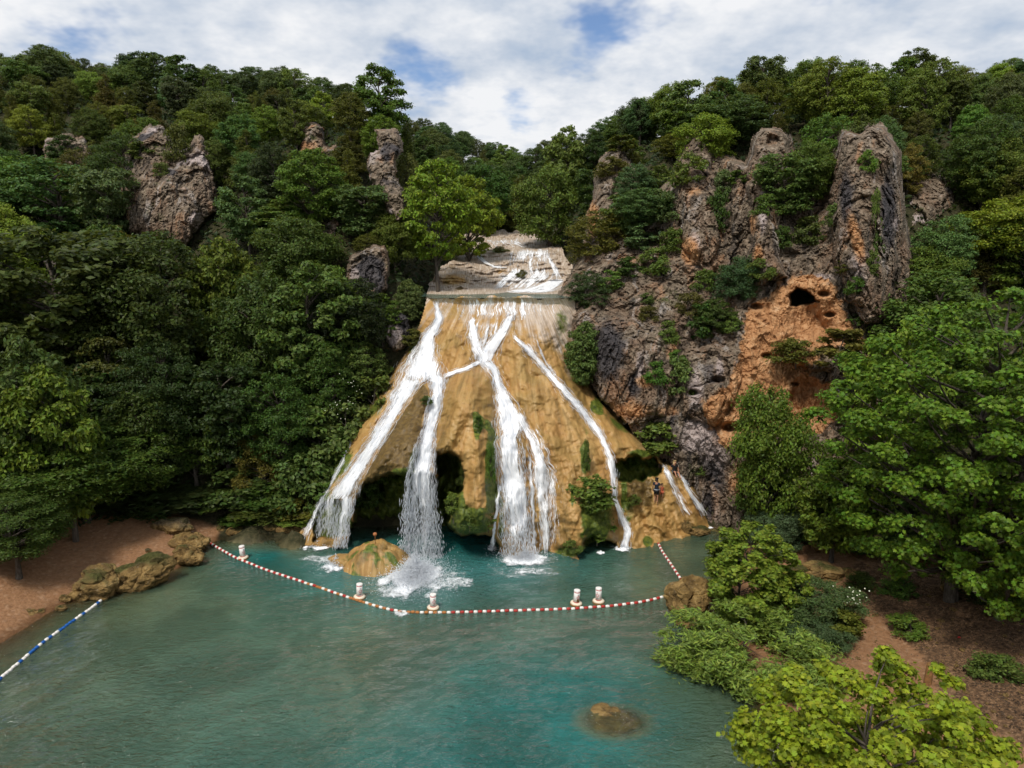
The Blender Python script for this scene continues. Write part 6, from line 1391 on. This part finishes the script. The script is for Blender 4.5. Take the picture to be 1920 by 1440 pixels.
def person(lab, loc, rz, scale, joints, mats, hair='short', top=True):
    J = {k: np.array(v, float) for k, v in joints.items()}
    names = list(J); R_ = dict(pelvis=(0.15, 0.11), waist=(0.125, 0.10), chest=(0.155, 0.115), neck=0.052, jaw=0.075, head=0.098, crown=0.06)
    for s_ in 'LR': R_.update({'sh' + s_: 0.058, 'el' + s_: 0.042, 'wr' + s_: 0.028, 'hip' + s_: 0.088, 'kn' + s_: 0.058, 'an' + s_: 0.038, 'toe' + s_: 0.032})
    E = [('pelvis', 'waist'), ('waist', 'chest'), ('chest', 'neck'), ('neck', 'jaw'), ('jaw', 'head'), ('head', 'crown')]
    for s_ in 'LR': E += [('chest', 'sh' + s_), ('sh' + s_, 'el' + s_), ('el' + s_, 'wr' + s_), ('pelvis', 'hip' + s_), ('hip' + s_, 'kn' + s_), ('kn' + s_, 'an' + s_), ('an' + s_, 'toe' + s_)]
    # nose and hands with five fingers
    fw = unit(np.array(J['toeL'] - J['anL'] + J['toeR'] - J['anR']) * np.array([1, 1, 0.0]))
    J['nose'] = J['jaw'] * 0.45 + J['head'] * 0.55 + fw * 0.105; R_['nose'] = 0.014; E.append(('head', 'nose'))
    for s_ in 'LR':
        d = unit(J['wr' + s_] - J['el' + s_]); side = unit(np.cross(d, np.array([0.2, 0.3, 0.9]))); nr = np.cross(side, d)
        J['pa' + s_] = J['wr' + s_] + d * 0.07; R_['pa' + s_] = 0.030; E.append(('wr' + s_, 'pa' + s_))
        for i, (off, ln) in enumerate(((-0.033, 0.065), (-0.011, 0.085), (0.011, 0.08), (0.033, 0.06))):
            a = f'f{i}a{s_}'; b_ = f'f{i}b{s_}'
            J[a] = J['pa' + s_] + d * 0.045 + side * off; J[b_] = J[a] + d * ln * 0.8 + nr * 0.02; R_[a] = 0.010; R_[b_] = 0.008; E += [('pa' + s_, a), (a, b_)]
        J['th' + s_] = J['wr' + s_] + d * 0.03 - side * 0.035; J['ti' + s_] = J['th' + s_] + d * 0.04 - side * 0.03 + nr * 0.01; R_['th' + s_] = 0.013; R_['ti' + s_] = 0.009; E += [('pa' + s_, 'th' + s_), ('th' + s_, 'ti' + s_)]
    names = list(J); ix = {k: i for i, k in enumerate(names)}
    root = empty('person', loc, lab, 'person', rz=rz); root.scale = (scale,) * 3
    link('body', skin_mesh('body', [J[k] for k in names], [(ix[a], ix[b]) for a, b in E], [R_[k] for k in names], mats['skin'], ix['pelvis']), root)
    def part(nm, pts, edges, rads, mat): link(nm, skin_mesh(nm, pts, edges, rads, mat), root)
    mid = lambda a, b, t: J[a] * (1 - t) + J[b] * t
    sc = lambda r, k: tuple(x * k for x in r) if isinstance(r, tuple) else r * k
    if top:
        part('shirt', [J['waist'], J['chest'], mid('chest', 'neck', 0.5), J['shL'], J['shR'], mid('shL', 'elL', 0.6), mid('shR', 'elR', 0.6), mid('waist', 'pelvis', 0.6)],
             [(0, 1), (1, 2), (1, 3), (1, 4), (3, 5), (4, 6), (0, 7)], [sc(R_['waist'], 1.22), sc(R_['chest'], 1.16), 0.085, 0.072, 0.072, 0.062, 0.062, sc(R_['pelvis'], 1.08)], mats['top'])
    part('shorts', [J['pelvis'], J['hipL'], J['hipR'], mid('hipL', 'knL', 0.75), mid('hipR', 'knR', 0.75)], [(0, 1), (0, 2), (1, 3), (2, 4)], [sc(R_['pelvis'], 1.14), 0.105, 0.105, 0.088, 0.088], mats['shorts'])
    hp = [J['head'] + np.array([0, 0, 0.02]) - fw * 0.02, J['crown'] - fw * 0.01, J['head'] - fw * 0.06 - np.array([0, 0, 0.04])]; hr = [0.108, 0.075, 0.085]; he = [(0, 1), (0, 2)]
    if hair == 'long': hp += [J['neck'] - fw * 0.06, J['chest'] - fw * 0.10]; hr += [0.07, 0.05]; he += [(2, 3), (3, 4)]
    part('hair', hp, he, hr, mats['hair'])
    if 'trim' in mats:
        b = MB(); c = mid('pelvis', 'waist', 0.35); th = np.linspace(0, 2 * np.pi, 17); ring = np.stack([c[0] + 0.186 * np.cos(th), c[1] + 0.150 * np.sin(th), np.full(17, c[2])], -1); b.tube(ring, 0.013, 5, cap=False); link('waistband', b.mesh('waistband', mats['trim']), root)
    return root
sk1 = mat_plain('skin_tan', (0.36, 0.17, 0.10), 0.55, 0.08); sk2 = mat_plain('skin_warm', (0.42, 0.20, 0.12), 0.55, 0.08)
navy = mat_plain('navy_cloth', (0.012, 0.018, 0.032), 0.85); blk = mat_plain('black_cloth', (0.012, 0.012, 0.013), 0.85); redc = mat_plain('orange_red_cloth', (0.48, 0.11, 0.05), 0.8)
brnh = mat_plain('dark_hair', (0.02, 0.014, 0.01), 0.6); blond = mat_plain('blond_hair', (0.52, 0.36, 0.17), 0.55); trimw = mat_plain('white_trim', (0.7, 0.7, 0.72), 0.7)
STAND = dict(pelvis=(0, 0, 0.94), waist=(0, 0.0, 1.10), chest=(0, 0.01, 1.32), neck=(0, 0, 1.50), jaw=(0, -0.03, 1.57), head=(0, -0.02, 1.66), crown=(0, -0.01, 1.73),
             shL=(0.185, 0.01, 1.42), elL=(0.25, 0.03, 1.14), wrL=(0.25, -0.08, 0.92), shR=(-0.185, 0.01, 1.42), elR=(-0.26, 0.03, 1.16), wrR=(-0.25, -0.06, 0.93),
             hipL=(0.095, 0, 0.90), knL=(0.11, -0.10, 0.52), anL=(0.10, 0.02, 0.10), toeL=(0.11, -0.14, 0.04), hipR=(-0.095, 0, 0.90), knR=(-0.10, 0.02, 0.50), anR=(-0.10, 0.10, 0.10), toeR=(-0.11, -0.05, 0.04))
def stand_on(rel, px, py): return W(px, py, float(rel.at(px, py)) - 0.12)
pf = stand_on(mo, 1230, 944)
person('person in navy shirt and black shorts standing on the rock beside the child', tuple(pf), math.radians(150), 1.06, STAND, dict(skin=sk1, top=navy, shorts=blk, hair=brnh, trim=trimw))
pc = stand_on(mo, 1240, 937)
person('small child in orange-red top standing next to the person in navy', tuple(pc), math.radians(10), 0.66, {**STAND, 'crown': (0, -0.01, 1.80), 'head': (0, -0.02, 1.70)}, dict(skin=sk2, top=redc, shorts=redc, hair=brnh))
SIT = dict(pelvis=(0, 0, 0.12), waist=(0, 0.03, 0.28), chest=(0, 0.02, 0.52), neck=(0, -0.03, 0.69), jaw=(0, -0.08, 0.75), head=(0, -0.08, 0.84), crown=(0, -0.06, 0.92),
           shL=(0.18, 0.01, 0.62), elL=(0.30, 0.06, 0.38), wrL=(0.32, -0.02, 0.14), shR=(-0.18, 0.01, 0.62), elR=(-0.30, 0.06, 0.38), wrR=(-0.33, -0.02, 0.14),
           hipL=(0.095, -0.03, 0.11), knL=(0.14, -0.40, 0.20), anL=(0.13, -0.78, -0.12), toeL=(0.13, -0.92, -0.05), hipR=(-0.095, -0.03, 0.11), knR=(-0.12, -0.36, 0.26), anR=(-0.11, -0.62, -0.06), toeR=(-0.11, -0.78, -0.02))
ps = stand_on(mo, 1264, 888)
person('blond person in black sitting at the top of the water slides', tuple(ps), math.radians(12), 1.05, SIT, dict(skin=sk2, top=blk, shorts=blk, hair=blond), 'long')

# ------------------------------------------------------------------ small things
# round orange knob on the domed rock
p = WZ(703, 1000, 2.2); b = MB(); b.lathe([(0.0, 0.30), (0.05, 0.295), (0.10, 0.26), (0.125, 0.20), (0.12, 0.14), (0.085, 0.09), (0.03, 0.07), (0.025, -0.45), (0.0, -0.45)], 16)
p = W(703, 1001, 47.6)
o = link('orange_marker', b.mesh('orange_marker', mat_plain('orange_knob', (0.45, 0.17, 0.06), 0.5, 0.3, 5)), None, 'small round orange knob standing on the domed mossy rock', 'marker'); o.location = (p[0], p[1], p[2] - 0.2)
# crumpled white cloth under the bush by the slides
u, v = np.meshgrid(np.linspace(-1, 1, 14), np.linspace(-1, 1, 10))
q = np.stack([u * 0.32, 0.22 * fbm(np.stack([u * 1.7, v * 1.7, u * 0], -1), 3), v * 0.22 + 0.1 * fbm(np.stack([u * 2, v, u * 0 + 4], -1), 2)], -1)
o = link('white_cloth', np_mesh('white_cloth', q, grid_faces(10, 14), mat_plain('white_fabric', (0.75, 0.76, 0.72), 0.8, 0.1)), None, 'crumpled white cloth under the round bush above the seated bather', 'cloth')
sm = o.modifiers.new('Solid', 'SOLIDIFY'); sm.thickness = 0.02
o.location = tuple(W(1257, 857, float(mo.at(1257, 862)) - 0.5))
# wooden post on the right bank
p = WZ(1739, 1282, 0.75); zg = float(ground_z(p[0], p[1])); b = MB()
b.tube([(0, 0, -0.2), (0.01, 0, 0.2), (0.03, 0.0, 0.65), (0.05, 0.0, 0.98), (0.052, 0.0, 1.02)], [0.17, 0.165, 0.16, 0.155, 0.13], 12)
o = link('wooden_post', b.mesh('wooden_post', mat_plain('post_wood', (0.20, 0.10, 0.035), 0.8, 0.35, 6)), None, 'short brown wooden post standing on the gravelly right bank', 'post'); o.location = (p[0], p[1], zg)
# red scrap
p = WZ(1797, 1209, 0.9); zg = float(ground_z(p[0], p[1])); b = MB(); b.tube([(-0.07, 0, 0.04), (0, 0.02, 0.06), (0.07, 0, 0.04)], [0.03, 0.05, 0.03], 8)
o = link('red_can', b.mesh('red_can', m_red), None, 'tiny red can lying on the leaf litter at right', 'litter'); o.location = (p[0], p[1], zg)
# white flower heads on the blue-green bush and in the left bank shrubs
m_fl = mat_plain('white_petals', (0.72, 0.74, 0.55), 0.8, 0.1)
def flowers(lab, cx, cy, rx, ry, Y, n, seed, r=0.05):
    g = np.random.default_rng(seed); c = W(cx, cy, Y); root = empty('flower_cluster', tuple(c), lab, 'flowers', 'white flower clusters')
    b = MB(); b.lathe([(0.0, 0.0), (r, 0.018), (r * 1.05, 0.03), (r * 0.6, 0.05), (0, 0.055)], 8); me = b.mesh('flower_head', m_fl)
    for i in range(n):
        q = W(cx + g.normal(0, rx), cy + g.normal(0, ry), Y - g.uniform(0, 0.4)); o = link('flower_head', me, root); o.location = q - c; k = g.uniform(0.6, 1.3); o.scale = (k, k, k); o.rotation_euler = (g.normal(0.3, 0.2), g.normal(0, 0.2), 0)
flowers('white flower heads on the blue-green bush of the right bank', 1600, 1122, 14, 12, 39.2, 26, 1, 0.04)
flowers('white blossoms in the shrubs left of the left stream', 660, 735, 22, 22, 57.6, 18, 2, 0.03)
flowers('white blossoms lower down in the shrubs left of the falls', 636, 770, 16, 14, 57.8, 12, 3, 0.03)
